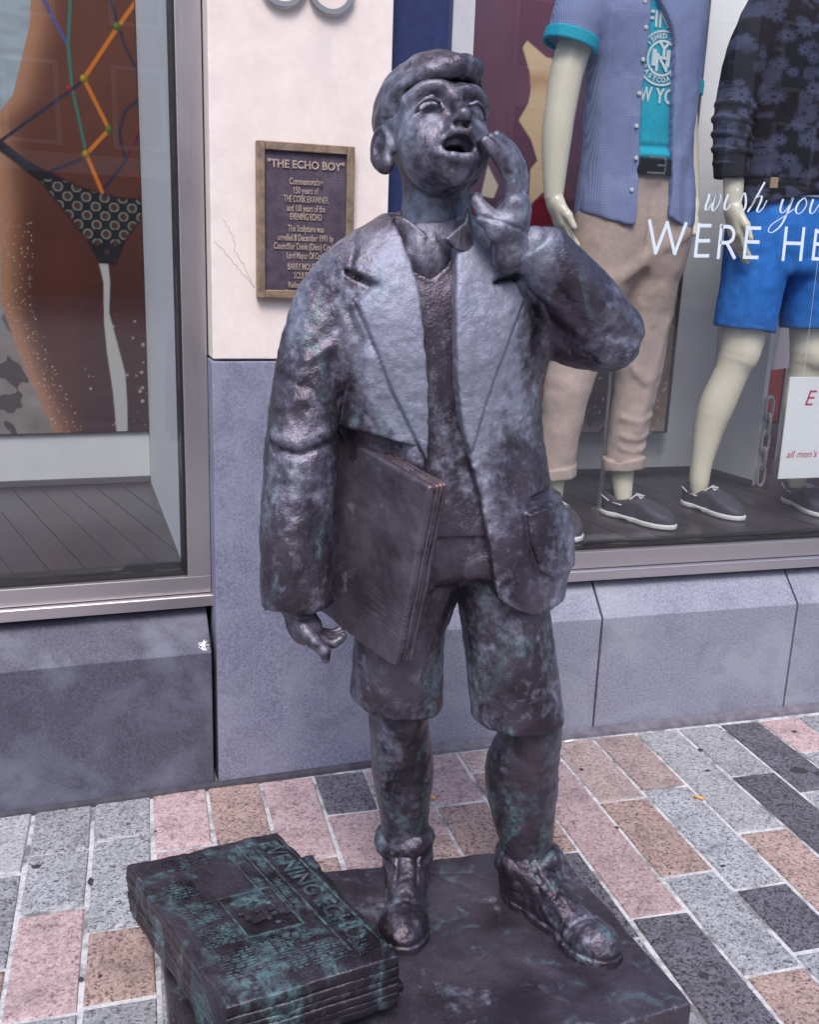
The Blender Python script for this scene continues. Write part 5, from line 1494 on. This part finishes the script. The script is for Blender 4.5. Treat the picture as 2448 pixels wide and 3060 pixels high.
def sd_jacket(P):
    x, y, z = P[:, 0], P[:, 1], P[:, 2]
    t = loft(P, TORSO, 2.25)
    # the coat is pressed in where the newspapers lie against it
    wad = (x - .513) * -.8944 + (y - 1.520) * -.4472
    t = smax(t, wad - .30 * np.clip((z - 1.075) / .10, 0, 1), .012)
    # sleeves
    ra = chain(P, ((.395, 1.722, 1.345, .066), (.352, 1.718, 1.298, .069), (.316, 1.704, 1.200, .065), (.298, 1.692, 1.100, .064), (.289, 1.682, 1.010, .064), (.283, 1.675, .900, .065), (.284, 1.670, .700, .066)), .04)
    ra = smax(ra, (.757 + .10 * (x - .28) - z), .012)
    la = chain(P, ((.665, 1.725, 1.345, .078), (.735, 1.712, 1.312, .080), (.795, 1.665, 1.275, .072), (.834, 1.628, 1.262, .062)), .03)
    fa = chain(P, ((.836, 1.620, 1.268, .060), (.775, 1.600, 1.325, .058), (.695, 1.590, 1.393, .051), (.630, 1.584, 1.450, .047)), .02)
    cutn = np.array((-.70, -.05, .71), F4)
    fa = smax(fa, (P - np.array((.660, 1.588, 1.422), F4)) @ cutn, .008)
    la = smin(la, fa, .018)
    d = smin(t, ra, .016)
    d = smin(d, la, .022)
    # yoke seam creases where the sleeves are set in
    cr = line2(x, z, ((.362, 1.30), (.378, 1.25), (.366, 1.16), (.352, 1.06)))
    d = d + np.where(y < 1.72, .006 * np.exp(-(cr / .007) ** 2), 0)
    # hem
    d = smax(d, .748 + .03 * (y < 1.70) * np.clip((.66 - x) / .05, 0, 1) - z, .012)
    d = smax(d, z - 1.458 - .10 * (y - 1.70), .008)
    # front opening
    xl = spl([q[0] for q in OPEN_L], [q[1] for q in OPEN_L], z)
    xr = spl([q[0] for q in OPEN_R], [q[1] for q in OPEN_R], z)
    o = np.maximum(xl - x, x - xr)
    cut = np.maximum(o, y - 1.715)
    # lapels
    front = (y < 1.70) & (z < 1.50)
    pl = poly2(x, z, LAP_L); pr = poly2(x, z, LAP_R)
    d = d - np.where(front, .0085 * step01(np.minimum(pl, pr), .005), 0)
    rim = np.minimum(np.abs(pl), np.abs(pr))
    d = d + np.where(front & (np.minimum(pl, pr) > 0), .004 * np.exp(-(rim / .004) ** 2), 0)
    nt = np.minimum(line2(x, z, ((.362, 1.362), (.402, 1.3435))), line2(x, z, ((.606, 1.352), (.650, 1.3625))))
    d = d + np.where(front, .014 * np.exp(-(nt / .0042) ** 2), 0)
    # patch pocket
    pk = poly2(x, z, POCKET)
    d = d - np.where(y < 1.76, .010 * step01(pk, .005), 0)
    d = d + np.where(y < 1.78, .010 * np.exp(-((z - .972 - (x - .72) * .12) / .005) ** 2) * (x > .70), 0)
    d = smin(d, ell(P, (.790, 1.69, .850), (.026, .045, .070)), .04)
    d = d - np.where(y < 1.76, .005 * np.exp(-((z - .951 - (x - .72) * .12) / .006) ** 2) * step01(pk, .004), 0)
    d = smax(d, -cut, .007)
    # folds
    def fold(pts, r, amp, sign=1):
        nonlocal d
        d = fold_at(P, d, pts, r, sign * amp)
    fold(((.235, 1.655, 1.086), (.275, 1.628, 1.078), (.330, 1.640, 1.092)), .013, .008)
    fold(((.240, 1.650, 1.066), (.280, 1.628, 1.060), (.325, 1.636, 1.074)), .009, .008, -1)
    fold(((.245, 1.66, 1.135), (.290, 1.635, 1.150)), .010, .004)
    fold(((.250, 1.67, 1.185), (.300, 1.645, 1.170), (.345, 1.66, 1.150)), .012, .005, -1)
    fold(((.300, 1.640, 1.24), (.345, 1.640, 1.275)), .009, .004, -1)
    fold(((.290, 1.642, 1.215), (.335, 1.642, 1.24)), .008, .004)
    fold(((.315, 1.648, 1.30), (.350, 1.648, 1.325)), .008, .004, -1)
    fold(((.235, 1.65, .99), (.26, 1.62, .90), (.27, 1.62, .82)), .010, .004)
    fold(((.30, 1.615, .99), (.315, 1.61, .90)), .014, .005, -1)
    fold(((.224, 1.66, .775), (.285, 1.607, .768), (.345, 1.65, .785)), .008, .004)
    fold(((.700, 1.565, 1.36), (.725, 1.558, 1.31), (.760, 1.558, 1.275)), .016, .008, -1)
    fold(((.74, 1.60, 1.205), (.79, 1.575, 1.215), (.85, 1.57, 1.232)), .014, .008)
    fold(((.80, 1.56, 1.275), (.86, 1.57, 1.262), (.885, 1.60, 1.255)), .012, .007, -1)
    fold(((.77, 1.565, 1.345), (.83, 1.575, 1.30)), .012, .004, -1)
    fold(((.72, 1.63, 1.17), (.69, 1.60, 1.08), (.70, 1.60, 1.00)), .022, .006)
    fold(((.40, 1.615, 1.22), (.395, 1.61, 1.14), (.41, 1.60, 1.09)), .014, .007)
    fold(((.425, 1.60, 1.15), (.44, 1.595, 1.10)), .013, .005, -1)
    return rough(P, d, (17, 1, .0010), (44, 2, .0015), (110, 3, .0012))

def sd_jumper(P):
    x, y, z = P[:, 0], P[:, 1], P[:, 2]
    t = loft(P, TORSO, 2.2, grow=-.021)
    t = smax(t, slab(P, .905, 1.470), .010)
    vn = poly2(x, z, ((.452, 1.412), (.470, 1.368), (.500, 1.356), (.528, 1.378), (.540, 1.400), (.560, 1.50), (.43, 1.50)))
    t = t + np.where(y < 1.72, .016 * step01(vn, .006), 0)
    t = t - np.where(y < 1.72, .004 * np.exp(-(vn / .005) ** 2), 0)
    return rough(P, t, (30, 8, .0016), (90, 9, .001))

def sd_shirt(P):
    x, y, z = P[:, 0], P[:, 1], P[:, 2]
    # collar stand and two folded wings
    st = np.abs(np.sqrt(((x - .530) / 1.0) ** 2 + ((y - 1.712) / .98) ** 2) - (.072 + (1.46 - z) * .25)) - .006
    st = smax(st, slab(P, 1.415, 1.452 + .10 * (x - .53)), .008)
    def wing(pts, yc, sl):
        w = poly2(x, z, pts)
        yy = yc + sl * (x - .52)
        return smax(np.maximum(w, np.abs(y - yy) - .007), w + .001, .006)
    L = wing(((.440, 1.446), (.444, 1.424), (.452, 1.396), (.482, 1.411), (.494, 1.424), (.470, 1.446), (.455, 1.456)), 1.612, -.62)
    Rr = wing(((.508, 1.421), (.532, 1.404), (.574, 1.392), (.570, 1.432), (.556, 1.480), (.548, 1.450)), 1.600, .45)
    d = smin(np.minimum(L, Rr), smax(st, (y - 1.80), .01), .006)
    # tie knot and tails
    tie = ell(P, (.498, 1.640, 1.392), (.042, .018, .042)) + .0015 * np.sin((x - .49 + .25 * (z - 1.39)) * 210)
    front = ell(P, (.505, 1.675, 1.385), (.055, .048, .050))
    return smin(smin(d, tie, .005), front, .006)

def sd_shorts(P):
    x, y, z = P[:, 0], P[:, 1], P[:, 2]
    a = chain(P, ((.545, 1.722, .875, .090), (.503, 1.732, .720, .086), (.497, 1.738, .600, .091), (.499, 1.742, .500, .093)), .03)
    b = chain(P, ((.675, 1.716, .875, .092), (.700, 1.698, .720, .089), (.724, 1.688, .580, .091), (.738, 1.682, .480, .094)), .03)
    a = smax(a, .532 + .10 * (y - 1.70) - .10 * (x - .5) - z, .006); b = smax(b, .505 + .06 * (y - 1.68) - z, .006)
    d = smin(a, b, .008)
    w = loft(P, ((1.00, .585, 1.720, .150, .104), (.90, .600, 1.720, .160, .108), (.82, .608, 1.720, .165, .108), (.78, .608, 1.72, .15, .10)), 2.1)
    w = smax(w, slab(P, .815, .96), .02)
    d = smin(d, w, .025)
    def fold(pts, r, amp, sign=1):
        nonlocal d
        d = fold_at(P, d, pts, r, sign * amp)
    fold(((.52, 1.63, .80), (.518, 1.635, .66), (.515, 1.638, .54)), .010, .007)
    fold(((.487, 1.64, .60), (.50, 1.64, .54)), .016, .006, -1)
    fold(((.560, 1.62, .88), (.575, 1.62, .82)), .012, .006, -1)
    fold(((.62, 1.61, .86), (.65, 1.60, .80)), .016, .006)
    fold(((.715, 1.60, .74), (.725, 1.592, .62)), .020, .004)
    fold(((.60, 1.61, .90), (.595, 1.61, .82)), .006, .004, -1)
    fold(((.44, 1.67, .60), (.47, 1.65, .56)), .014, .005)
    return rough(P, d, (16, 21, .0014), (45, 22, .0016), (110, 23, .0011))

def foot(P, heel, toe, ankle):
    """laced shoe standing on the plinth; heel and toe are plan points"""
    h = np.array(heel); t = np.array(toe)
    ax = (t - h) / np.linalg.norm(t - h); nx = np.array((ax[1], -ax[0]))
    u = (P[:, 0] - h[0]) * ax[0] + (P[:, 1] - h[1]) * ax[1]
    v = (P[:, 0] - h[0]) * nx[0] + (P[:, 1] - h[1]) * nx[1]
    w = P[:, 2] - PT
    Lg = np.linalg.norm(t - h)
    Q = np.stack((u, v, w), 1).astype(F4)
    s = Lg / .25
    d = ell(Q, (.030 * s, 0, .028), (.048, .039, .050))
    d = smin(d, ell(Q, (.105 * s, 0, .025), (.085, .040, .046)), .03)
    d = smin(d, ell(Q, (.200 * s, .003, .018), (.066, .049, .042)), .03)
    d = smin(d, chain(Q, ((.040 * s, 0, .055, .044), (.045 * s, 0, .085, .047)), .01), .02)
    d = smin(d, chain(Q, ((.075 * s, 0, .072, .028), (.130 * s, 0, .050, .027)), .01), .025)
    d = smax(d, -w - .004, .006)
    # toe cap seam, lacing and throat
    d = d + .003 * np.exp(-((u - .185 * s + 6 * v * v) / .004) ** 2) * (w > .02)
    for q in range(4):
        uu = (.075 + .022 * q) * s; zz = .098 - .013 * q
        d = smin(d, chain(Q, ((uu, -.020, zz - .006, .0042), (uu + .006 * s, 0, zz + .003, .0050), (uu, .020, zz - .006, .0042))), .004)
    d = smin(d, chain(Q, ((.072 * s, .004, .097, .004), (.094 * s, .024, .080, .0045), (.108 * s, .018, .074, .004)), .0), .006)
    d = smin(d, chain(Q, ((.072 * s, -.004, .097, .004), (.090 * s, -.026, .078, .0045), (.104 * s, -.020, .072, .004)), .0), .006)
    d = d + .0035 * np.exp(-((np.abs(v) - .020) / .004) ** 2) * ((u > .05 * s) & (u < .15 * s) & (w > .05))
    sole = np.minimum(ell(Q, (.045 * s, 0, 0), (.060, .045, .6)), np.minimum(ell(Q, (.11 * s, 0, 0), (.09, .044, .6)), ell(Q, (.195 * s, .003, 0), (.076, .055, .6))))
    sole = np.maximum(sole, np.abs(w - .006) - .009)
    d = smin(d, sole, .004)
    return rough(P, d, (34, 33, .0018), (70, 31, .0022), (140, 32, .0010))

def sd_sock(P, rings):
    d = None
    for (cx, cy, cz, R, r, tilt) in rings:
        q = np.sqrt((P[:, 0] - cx) ** 2 + ((P[:, 1] - cy)) ** 2)
        th = np.arctan2(P[:, 1] - cy, P[:, 0] - cx)
        zz = P[:, 2] - cz - tilt * (P[:, 0] - cx) - .006 * np.sin(2 * th + cz * 90)
        e = np.sqrt((q - R) ** 2 + (zz * .85) ** 2) - (r * (1 + .22 * np.sin(3 * th + cz * 200)))
        e = np.minimum(e, np.maximum(q - R, np.abs(zz) - r * .7))
        d = e if d is None else smin(d, e, .005)
    return rough(P, d, (40, 41, .003), (95, 42, .0016))

# ---- build
def sd_body(P):
    x, y, z = P[:, 0], P[:, 1], P[:, 2]
    d = part(P, (z > 1.42) & (x < .68), lambda Q: sd_head(head_local(Q)))
    d = smin(d, part(P, z > 1.34, lambda Q: chain(Q, ((.524, 1.722, 1.570, .062), (.532, 1.720, 1.500, .058), (.535, 1.716, 1.415, .066)), .02)), .022)
    d = np.minimum(d, chain(P, ((.532, 1.72, 1.42, .05), (.56, 1.72, 1.0, .08), (.60, 1.72, .84, .07)), .02))
    d = np.minimum(d, np.minimum(chain(P, ((.58, 1.72, .86, .06), (.50, 1.742, .58, .055))), chain(P, ((.64, 1.72, .86, .06), (.742, 1.682, .58, .055)))))
    d = np.minimum(d, chain(P, ((.54, 1.72, 1.34, .05), (.36, 1.722, 1.33, .040), (.295, 1.70, 1.09, .035), (.284, 1.672, .78, .034))))
    d = np.minimum(d, chain(P, ((.54, 1.72, 1.34, .05), (.72, 1.72, 1.33, .040), (.832, 1.622, 1.268, .034), (.668, 1.592, 1.418, .030))))
    d = np.minimum(d, part(P, (z > 1.36) & (x > .50) & (y < 1.70), hand_left))
    d = np.minimum(d, part(P, (z < .84) & (z > .60) & (x < .40), hand_right))
    d = np.minimum(d, part(P, z < .66, leg_pair))
    return rough(P, d, (24, 51, .0012), (75, 52, .0010))
BR = M_BRONZE
import time as _t
_t0 = _t.time()
# the head is the finest region: the body is meshed in one field at 2.4 mm
sdf_obj('body', sd_body, (.22, 1.50, .09), (.92, 1.86, 1.76), .0027, M_BRONZE, statue)
sdf_obj('hair', lambda P: sd_hair(head_local(P)), (.38, 1.52, 1.46), (.66, 1.88, 1.77), .0025, M_BRONZE_HAIR, statue)
sdf_obj('jacket', sd_jacket, (.19, 1.50, .72), (.93, 1.90, 1.50), .0032, M_BRONZE_JACKET, statue)
sdf_obj('jumper', sd_jumper, (.30, 1.54, .88), (.78, 1.88, 1.48), .0038, M_BRONZE_DARK, statue)
sdf_obj('shirt_collar', sd_shirt, (.41, 1.56, 1.32), (.62, 1.80, 1.50), .0024, BR, statue)
sdf_obj('short_trousers', sd_shorts, (.38, 1.54, .45), (.86, 1.86, .99), .0038, M_BRONZE_DARK, statue)
for ring in (((.541, 1.784, .186, .046, .019, .08), (.545, 1.784, .154, .044, .017, -.10)), ((.780, 1.682, .176, .054, .018, .05), (.786, 1.676, .142, .054, .016, .12))):
    c = ring[0]
    sdf_obj('sock', lambda P, r=ring: sd_sock(P, r), (c[0] - .10, c[1] - .11, .10), (c[0] + .10, c[1] + .10, .24), .0026, M_BRONZE_LEG, statue)
sdf_obj('shoe', lambda P: foot(P, (.556, 1.815), (.482, 1.575), 0), (.40, 1.52, .06), (.64, 1.89, .23), .0026, M_BRONZE_LEG, statue)
sdf_obj('shoe', lambda P: foot(P, (.752, 1.705), (.868, 1.445), 0), (.66, 1.36, .06), (.96, 1.79, .23), .0026, M_BRONZE_LEG, statue)
print('statue meshes', round(_t.time() - _t0, 1), 's')
# ------------------------------------------------------------------ plinth, newspapers under the arm, stack of newspapers
pl_me = None
def sd_plinth(P):
    x, y, z = P[:, 0], P[:, 1], P[:, 2]
    d = poly2(x, y, ((.022, 1.868), (.913, 1.836), (.962, 1.314), (.040, 1.205)))
    d = smax(d, np.maximum(z - PT, -.02 - z), .006)
    # welded rim round the feet and hairline cracks
    for cx, cy, r in ((.515, 1.70, .11), (.81, 1.58, .12)):
        q = np.hypot(x - cx, (y - cy) * .8)
        d = d - .003 * np.exp(-((q - r) / .012) ** 2) * np.clip(vnoise(P, 12, 7) + .3, 0, 1) * (z > .05)
    for pts in (((.60, 1.80), (.66, 1.74), (.70, 1.68), (.695, 1.60), (.64, 1.53), (.58, 1.49)), ((.56, 1.82), (.62, 1.79), (.69, 1.78), (.74, 1.74)), ((.45, 1.74), (.42, 1.70), (.39, 1.69))):
        w = line2(x + .008 * vnoise(P, 30, 3), y + .008 * vnoise(P, 30, 4), pts)
        d = d + .0028 * np.exp(-(w / .0032) ** 2) * (z > .05)
    return rough(P, d, (10, 14, .0016), (50, 15, .0010))
sdf_obj('plinth', sd_plinth, (-.01, 1.17, -.03), (1.0, 1.90, .10), .0042, M_BRONZE_BASE, statue)

# newspapers carried under the arm: a folded wad tilted a little forward
_t = np.array((.4472, -.8944, 0)); _n = np.array((-.8944, -.4472, 0)); _z = np.array((0, 0, 1.0))
_a = math.radians(11.6)
PX = _t * math.cos(_a) - _z * math.sin(_a)          # along the top edge, forwards
PZ = _t * math.sin(_a) + _z * math.cos(_a)
CORNER = np.array((.473, 1.500, 1.028))              # front top corner of the outer face
BW, BH = .318, .355
bundle = empty('newspaper_bundle', tuple(CORNER - PX * BW / 2 - PZ * BH), statue)
th = (.0160, .0085, .0080, .0110)
off = 0.0
for k, t_ in enumerate(th):
    dw, dh = (0, -.006, .002, -.004)[k], (0, .004, -.005, .001)[k]
    c = CORNER - PX * (BW - dw) / 2 - PZ * (BH - dh) / 2 - _n * (off + t_ / 2)
    def sdp(P, c=c, t_=t_, k=k, dw=dw, dh=dh):
        q = P - c.astype(F4)
        u, v = q @ PX.astype(F4), q @ PZ.astype(F4)
        bow = .006 * (u / BW) ** 2 - .004 * (v / BH) ** 2
        Pb = P + (_n.astype(F4)[None] * bow[:, None])
        d = rbox(Pb, c, np.array((PX, PZ, _n)), ((BW - dw) / 2, (BH - dh) / 2, t_ / 2), .0045)
        ru = .0005 * np.sin(v * 620 + u * 40 + 9 * vnoise(P, 16, 3)) * (np.abs(v) < .16) * np.clip(-v * 8 + .4, .15, 1) if k == 0 else 0
        return rough(P, d + ru, (18, 61 + k, .0016), (70, 66, .0010))
    sdf_obj('newspaper', sdp, tuple(np.minimum(CORNER - PX * BW - PZ * BH, CORNER) - np.array((.12, .06, .06))), tuple(np.maximum(CORNER - PX * BW - PZ * BH, CORNER) + np.array((.12, .06, .10))), .0030, M_BRONZE_PAPER, bundle)
    off += t_ + .0004

# stack of newspapers on the corner of the plinth
stack = empty('newspaper_stack', (.19, 1.56, PT))
tag(stack, 'green-black bronze stack of newspapers with raised print, at the feet of the statue', 'newspapers')
SA, SB, SC_, SD = (np.array(q) for q in ((-.035, 1.750), (.268, 1.798), (.420, 1.385), (.117, 1.337)))
def quad_layer(z0, z1, quad, amp, seed, mat, name='newspaper', res=.0032):
    qs = np.array(quad); lo = qs.min(0) - .03; hi = qs.max(0) + .03
    def sd(P):
        sag = .006 * np.clip((1.45 - P[:, 1]) / .1, 0, 1)
        z = P[:, 2] + sag
        d = poly2(P[:, 0] + .0035 * vnoise(P, 14, seed), P[:, 1] + .0035 * vnoise(P, 14, seed + 1), quad)
        d = smax(d, np.maximum(z - z1, z0 - z), .003)
        return rough(P, d, (24, seed + 2, amp), (80, seed + 3, .0009))
    return sdf_obj(name, sd, (lo[0], lo[1], z0 - .012), (hi[0], hi[1], z1 + .008), res, mat, stack)
z = .231
rs = random.Random(5)
for k, t_ in enumerate((.024, .020, .014, .018, .014, .018)):
    j = [0, .0006, -.0008, .0008, -.0004, -.0016][k]
    rot = [0, .0004, -.0006, .0008, -.0004, .001][k]
    cen = (SA + SB + SC_ + SD) / 4
    def tr(q):
        q = q - cen; q = q * (1 + j / .2)
        return tuple(cen + np.array((q[0] - rot * q[1] * 2, q[1] + rot * q[0] * 2)))
    quad = [tr(q) for q in (SA, SB, SC_, SD)]
    o = quad_layer(z - t_, z, quad, .0016, 100, M_BRONZE_STACK, res=.0034 if k else .0030)
    if k == 0: top_sheet = o
    z -= t_ - .0008
for k, t_ in enumerate((.017, .020)):
    quad = ((.012 + .006 * k, 1.772), (.352, 1.862), (.440 - .01 * k, 1.430), (.100, 1.330))
    quad_layer(max(z - t_, PT - .004), z, quad, .0016, 200 + 7 * k, M_BRONZE_STACK, res=.0036)
    z -= t_ + .001
# raised print on the top sheet: title down the long edge, rules, columns, a sunk picture
E1 = (SB - SA); E2 = (SD - SA); W1, W2 = np.linalg.norm(E1), np.linalg.norm(E2)
e1, e2 = E1 / W1, E2 / W2
def on_top(a, b, h=0.0):
    """a across from the left edge, b from the back edge, metres; h above the sheet"""
    p = SA + e1 * a + e2 * b
    sag = .006 * min(1, max(0, (1.45 - p[1]) / .1))
    return Vector((p[0], p[1], .2328 + h - sag))
def slab_mark(a0, a1, b0, b1, h=.0018, name='raised_print'):
    V = [on_top(a, b, q) for q in (-.004, h) for a, b in ((a0, b0), (a1, b0), (a1, b1), (a0, b1))]
    Fq = [(4, 5, 6, 7), (0, 1, 5, 4), (1, 2, 6, 5), (2, 3, 7, 6), (3, 0, 4, 7)]
    return V, Fq
def join_marks(name, marks):
    V, F = [], []
    for v, f in marks:
        F += [tuple(i + len(V) for i in q) for q in f]; V += v
    return link(name, mesh_pd(name, V, F), M_BRONZE_PRINT, top_sheet)
me = text_mesh('EVENING ECHO', .050, .0013, offset=.0009)
xs = [v.co.x for v in me.vertices]; wd = max(xs) - min(xs); mid = (max(xs) + min(xs)) / 2
for v in me.vertices: v.co = on_top(W1 - .041 + v.co.y, .205 + (v.co.x - mid) * .345 / wd, v.co.z)
me.update(); link('title_lettering', me, M_BRONZE_PRINT, top_sheet)
mk = [slab_mark(W1 - .014, W1 - .010, .02, .40), slab_mark(W1 - .072, W1 - .068, .02, .40), slab_mark(W1 - .100, W1 - .0975, .02, .25), slab_mark(W1 - .128, W1 - .1255, .02, .25)]
join_marks('rule', mk)
join_marks('picture_frame', [slab_mark(.100, .205, .175, .179), slab_mark(.100, .205, .300, .304), slab_mark(.100, .104, .179, .300), slab_mark(.201, .205, .179, .300)])
for (a0, a1, b0, b1, n, along) in ((.215, .232, .03, .24, 34, 1), (.185, .205, .03, .155, 20, 1), (.06, .15, .02, .060, 9, 0), (.03, .085, .10, .15, 6, 0), (.03, .09, .175, .235, 9, 0), (.03, .09, .245, .305, 10, 0), (.10, .205, .315, .345, 5, 0), (.03, .09, .32, .39, 10, 0), (.10, .16, .355, .405, 8, 0), (.17, .23, .355, .41, 8, 0), (.245, .275, .375, .41, 5, 0)):
    mk = []
    for q in range(n):
        if along:
            b = b0 + (b1 - b0) * q / n
            mk.append(slab_mark(a0, a1 - rs.uniform(0, .006), b, b + (b1 - b0) / n * .45, .0007))
        else:
            b = b0 + (b1 - b0) * q / n; a = a0
            while a < a1:
                w = rs.uniform(.006, .016)
                mk.append(slab_mark(a, min(a + w, a1), b, b + (b1 - b0) / n * .45, .0006 if rs.random() < .75 else -.001)); a += w + .004
    join_marks('text_column', mk)
R6 = np.random.RandomState(3)
mk = []
for q in range(26):
    a, b = .112 + R6.rand() * .078, .19 + R6.rand() * .09
    mk.append(slab_mark(a, a + .006 + R6.rand() * .010, b, b + .004 + R6.rand() * .010, .0008 + .0012 * R6.rand()))
join_marks('picture_relief', mk)
for s, a, b, h in (('FIRE', .060, .115, .026), ('ECHO', .150, .330, .020), ('LATE', .252, .392, .020)):
    me = text_mesh(s, h, .0018, offset=.0004)
    for v in me.vertices: v.co = on_top(a + v.co.y, b + v.co.x, v.co.z)
    me.update(); link('headline', me, M_BRONZE_PRINT, top_sheet)
# ------------------------------------------------------------------ houses across the street (seen only as reflections)
def far_house(x0, x1, y, h, nwin, floors, wall, label, chim=1):
    H = empty('house', ((x0 + x1) / 2, y, 0))
    tag(H, label, 'house', 'houses across the street')
    box('wall', (x0, y - 6, 0), (x1, y, h), wall, H)
    rf = link('roof', prism_mesh('roof', ((y - 6.2, h), (y + .3, h), (y - 3, h + 1.3)), x0 - .1, x1 + .1, lambda yy, zz, x: Vector((x, yy, zz))), M_SLATE, H)
    box('cornice', (x0, y + .01, h - .45), (x1, y + .3, h - .01), M_FARSTONE, H)
    w = (x1 - x0) / nwin
    for f in range(floors):
        z0 = 3.6 + f * (h - 4.0) / floors
        for k in range(nwin):
            cx = x0 + (k + .5) * w
            fr = box('window', (cx - w * .26, y + .01, z0), (cx + w * .26, y + .10, z0 + (h - 4.0) / floors * .68), M_FARSTONE, H)
            box('pane', (cx - w * .21, y + .105, z0 + .1), (cx + w * .21, y + .13, z0 + (h - 4.0) / floors * .68 - .1), M_FARGLASS, fr)
    sf = box('shop_front', (x0 + .3, y + .01, .3), (x1 - .3, y + .20, 2.9), M_SHOPDARK, H)
    box('fascia', (x0 + .1, y + .01, 2.95), (x1 - .1, y + .35, 3.4), M_FARSTONE, H)
    for c in range(chim):
        cx = x0 + (x1 - x0) * (c + .35) / max(1, chim)
        ch = box('chimney', (cx - .6, y - 2.4, h - .2), (cx + .6, y - 1.5, h + 2.6), wall, H)
        for q in range(4): link('chimney_pot', tube_mesh('pot', ((cx - .42 + q * .28, y - 1.95, h + 2.6), (cx - .42 + q * .28, y - 1.95, h + 3.1)), .1, 8), M_FARSTONE, ch)
far_house(-30, -19, -22, 8.5, 4, 2, M_FARSTONE, 'pale stone house of two upper floors, leftmost across the street', 1)
far_house(-19, -10.5, -22, 8.0, 3, 2, M_BRICK, 'lower brick house with a tall chimney across the street', 1)
far_house(-10.5, -3, -22, 10.2, 3, 2, M_BRICK, 'middle brick house across the street, next to the tall one', 1)
far_house(-3, 7, -22, 12.5, 4, 3, M_BRICK, 'tallest brick house across the street', 1)
far_house(7, 18, -22, 12.0, 4, 3, M_FARSTONE, 'wide stone house across the street, right of the tallest', 2)
far_house(18, 30, -22, 12.2, 4, 3, M_BRICK, 'brick house at the right end across the street', 1)
far_house(30, 42, -22, 11.8, 4, 3, M_FARSTONE, 'stone house far right across the street', 1)

# ------------------------------------------------------------------ litter on the setts
M_PAPER = plain('cigarette_paper', (.80, .80, .80), .8); M_FILTER = plain('cigarette_filter', (.72, .38, .12), .8)
def butt(p, a, L, m, label, r=.0040):
    d = Vector((math.cos(a), math.sin(a), 0)); p = Vector(p)
    o = link('cigarette_end', tube_mesh('butt', (p - d * L / 2, p + d * L / 2), r, 10), m, None, True)
    tag(o, label, 'cigarette end')
butt((1.232, 2.425, .0048), .10, .034, M_PAPER, 'white cigarette end at the foot of the pale plinth blocks')
butt((1.444, 2.057, .0048), -.85, .026, M_FILTER, 'orange cigarette end lying on pale granite in a joint')
butt((.742, 2.215, .0048), -1.1, .018, M_FILTER, 'orange cigarette end between the legs of the statue')
# trodden-in gum and grit on the setts
M_GUM = plain('trodden_gum', (.045, .040, .045), .85, var=.3, vscale=60)
def gum(x, y, r, sq=1.0):
    V = [(x, y, .0020)]; n = 14
    for k in range(n):
        a = 2 * math.pi * k / n; q = r * rng.uniform(.75, 1.2)
        V.append((x + q * math.cos(a), y + q * sq * math.sin(a), .0006))
    link('gum_spot', mesh_pd('gum', V, [(0, 1 + k, 1 + (k + 1) % n) for k in range(n)]), M_GUM, pavement, True)
for x, y, r, q in ((1.084, 1.454, .012, 1), (1.105, 1.425, .007, 1.3), (1.957, 2.341, .009, .7), (1.60, 2.30, .009, .7), (1.552, 2.185, .010, .6), (1.735, 2.405, .006, 1), (1.20, 2.27, .007, 1), (1.815, 2.13, .026, .7), (1.86, 2.10, .018, .8),
                   (1.16, 1.98, .006, 1.2), (1.335, 1.775, .009, .6), (-.24, 2.135, .011, .8), (-.118, 2.05, .007, 2.0), (-.092, 1.735, .005, 1), (-.128, 1.735, .006, 1), (.03, 2.22, .005, 1), (1.95, 2.02, .008, 1), (2.05, 1.9, .009, .8), (1.70, 1.62, .008, 1), (-.33, 1.95, .007, 1)):
    gum(x, y, r, q)
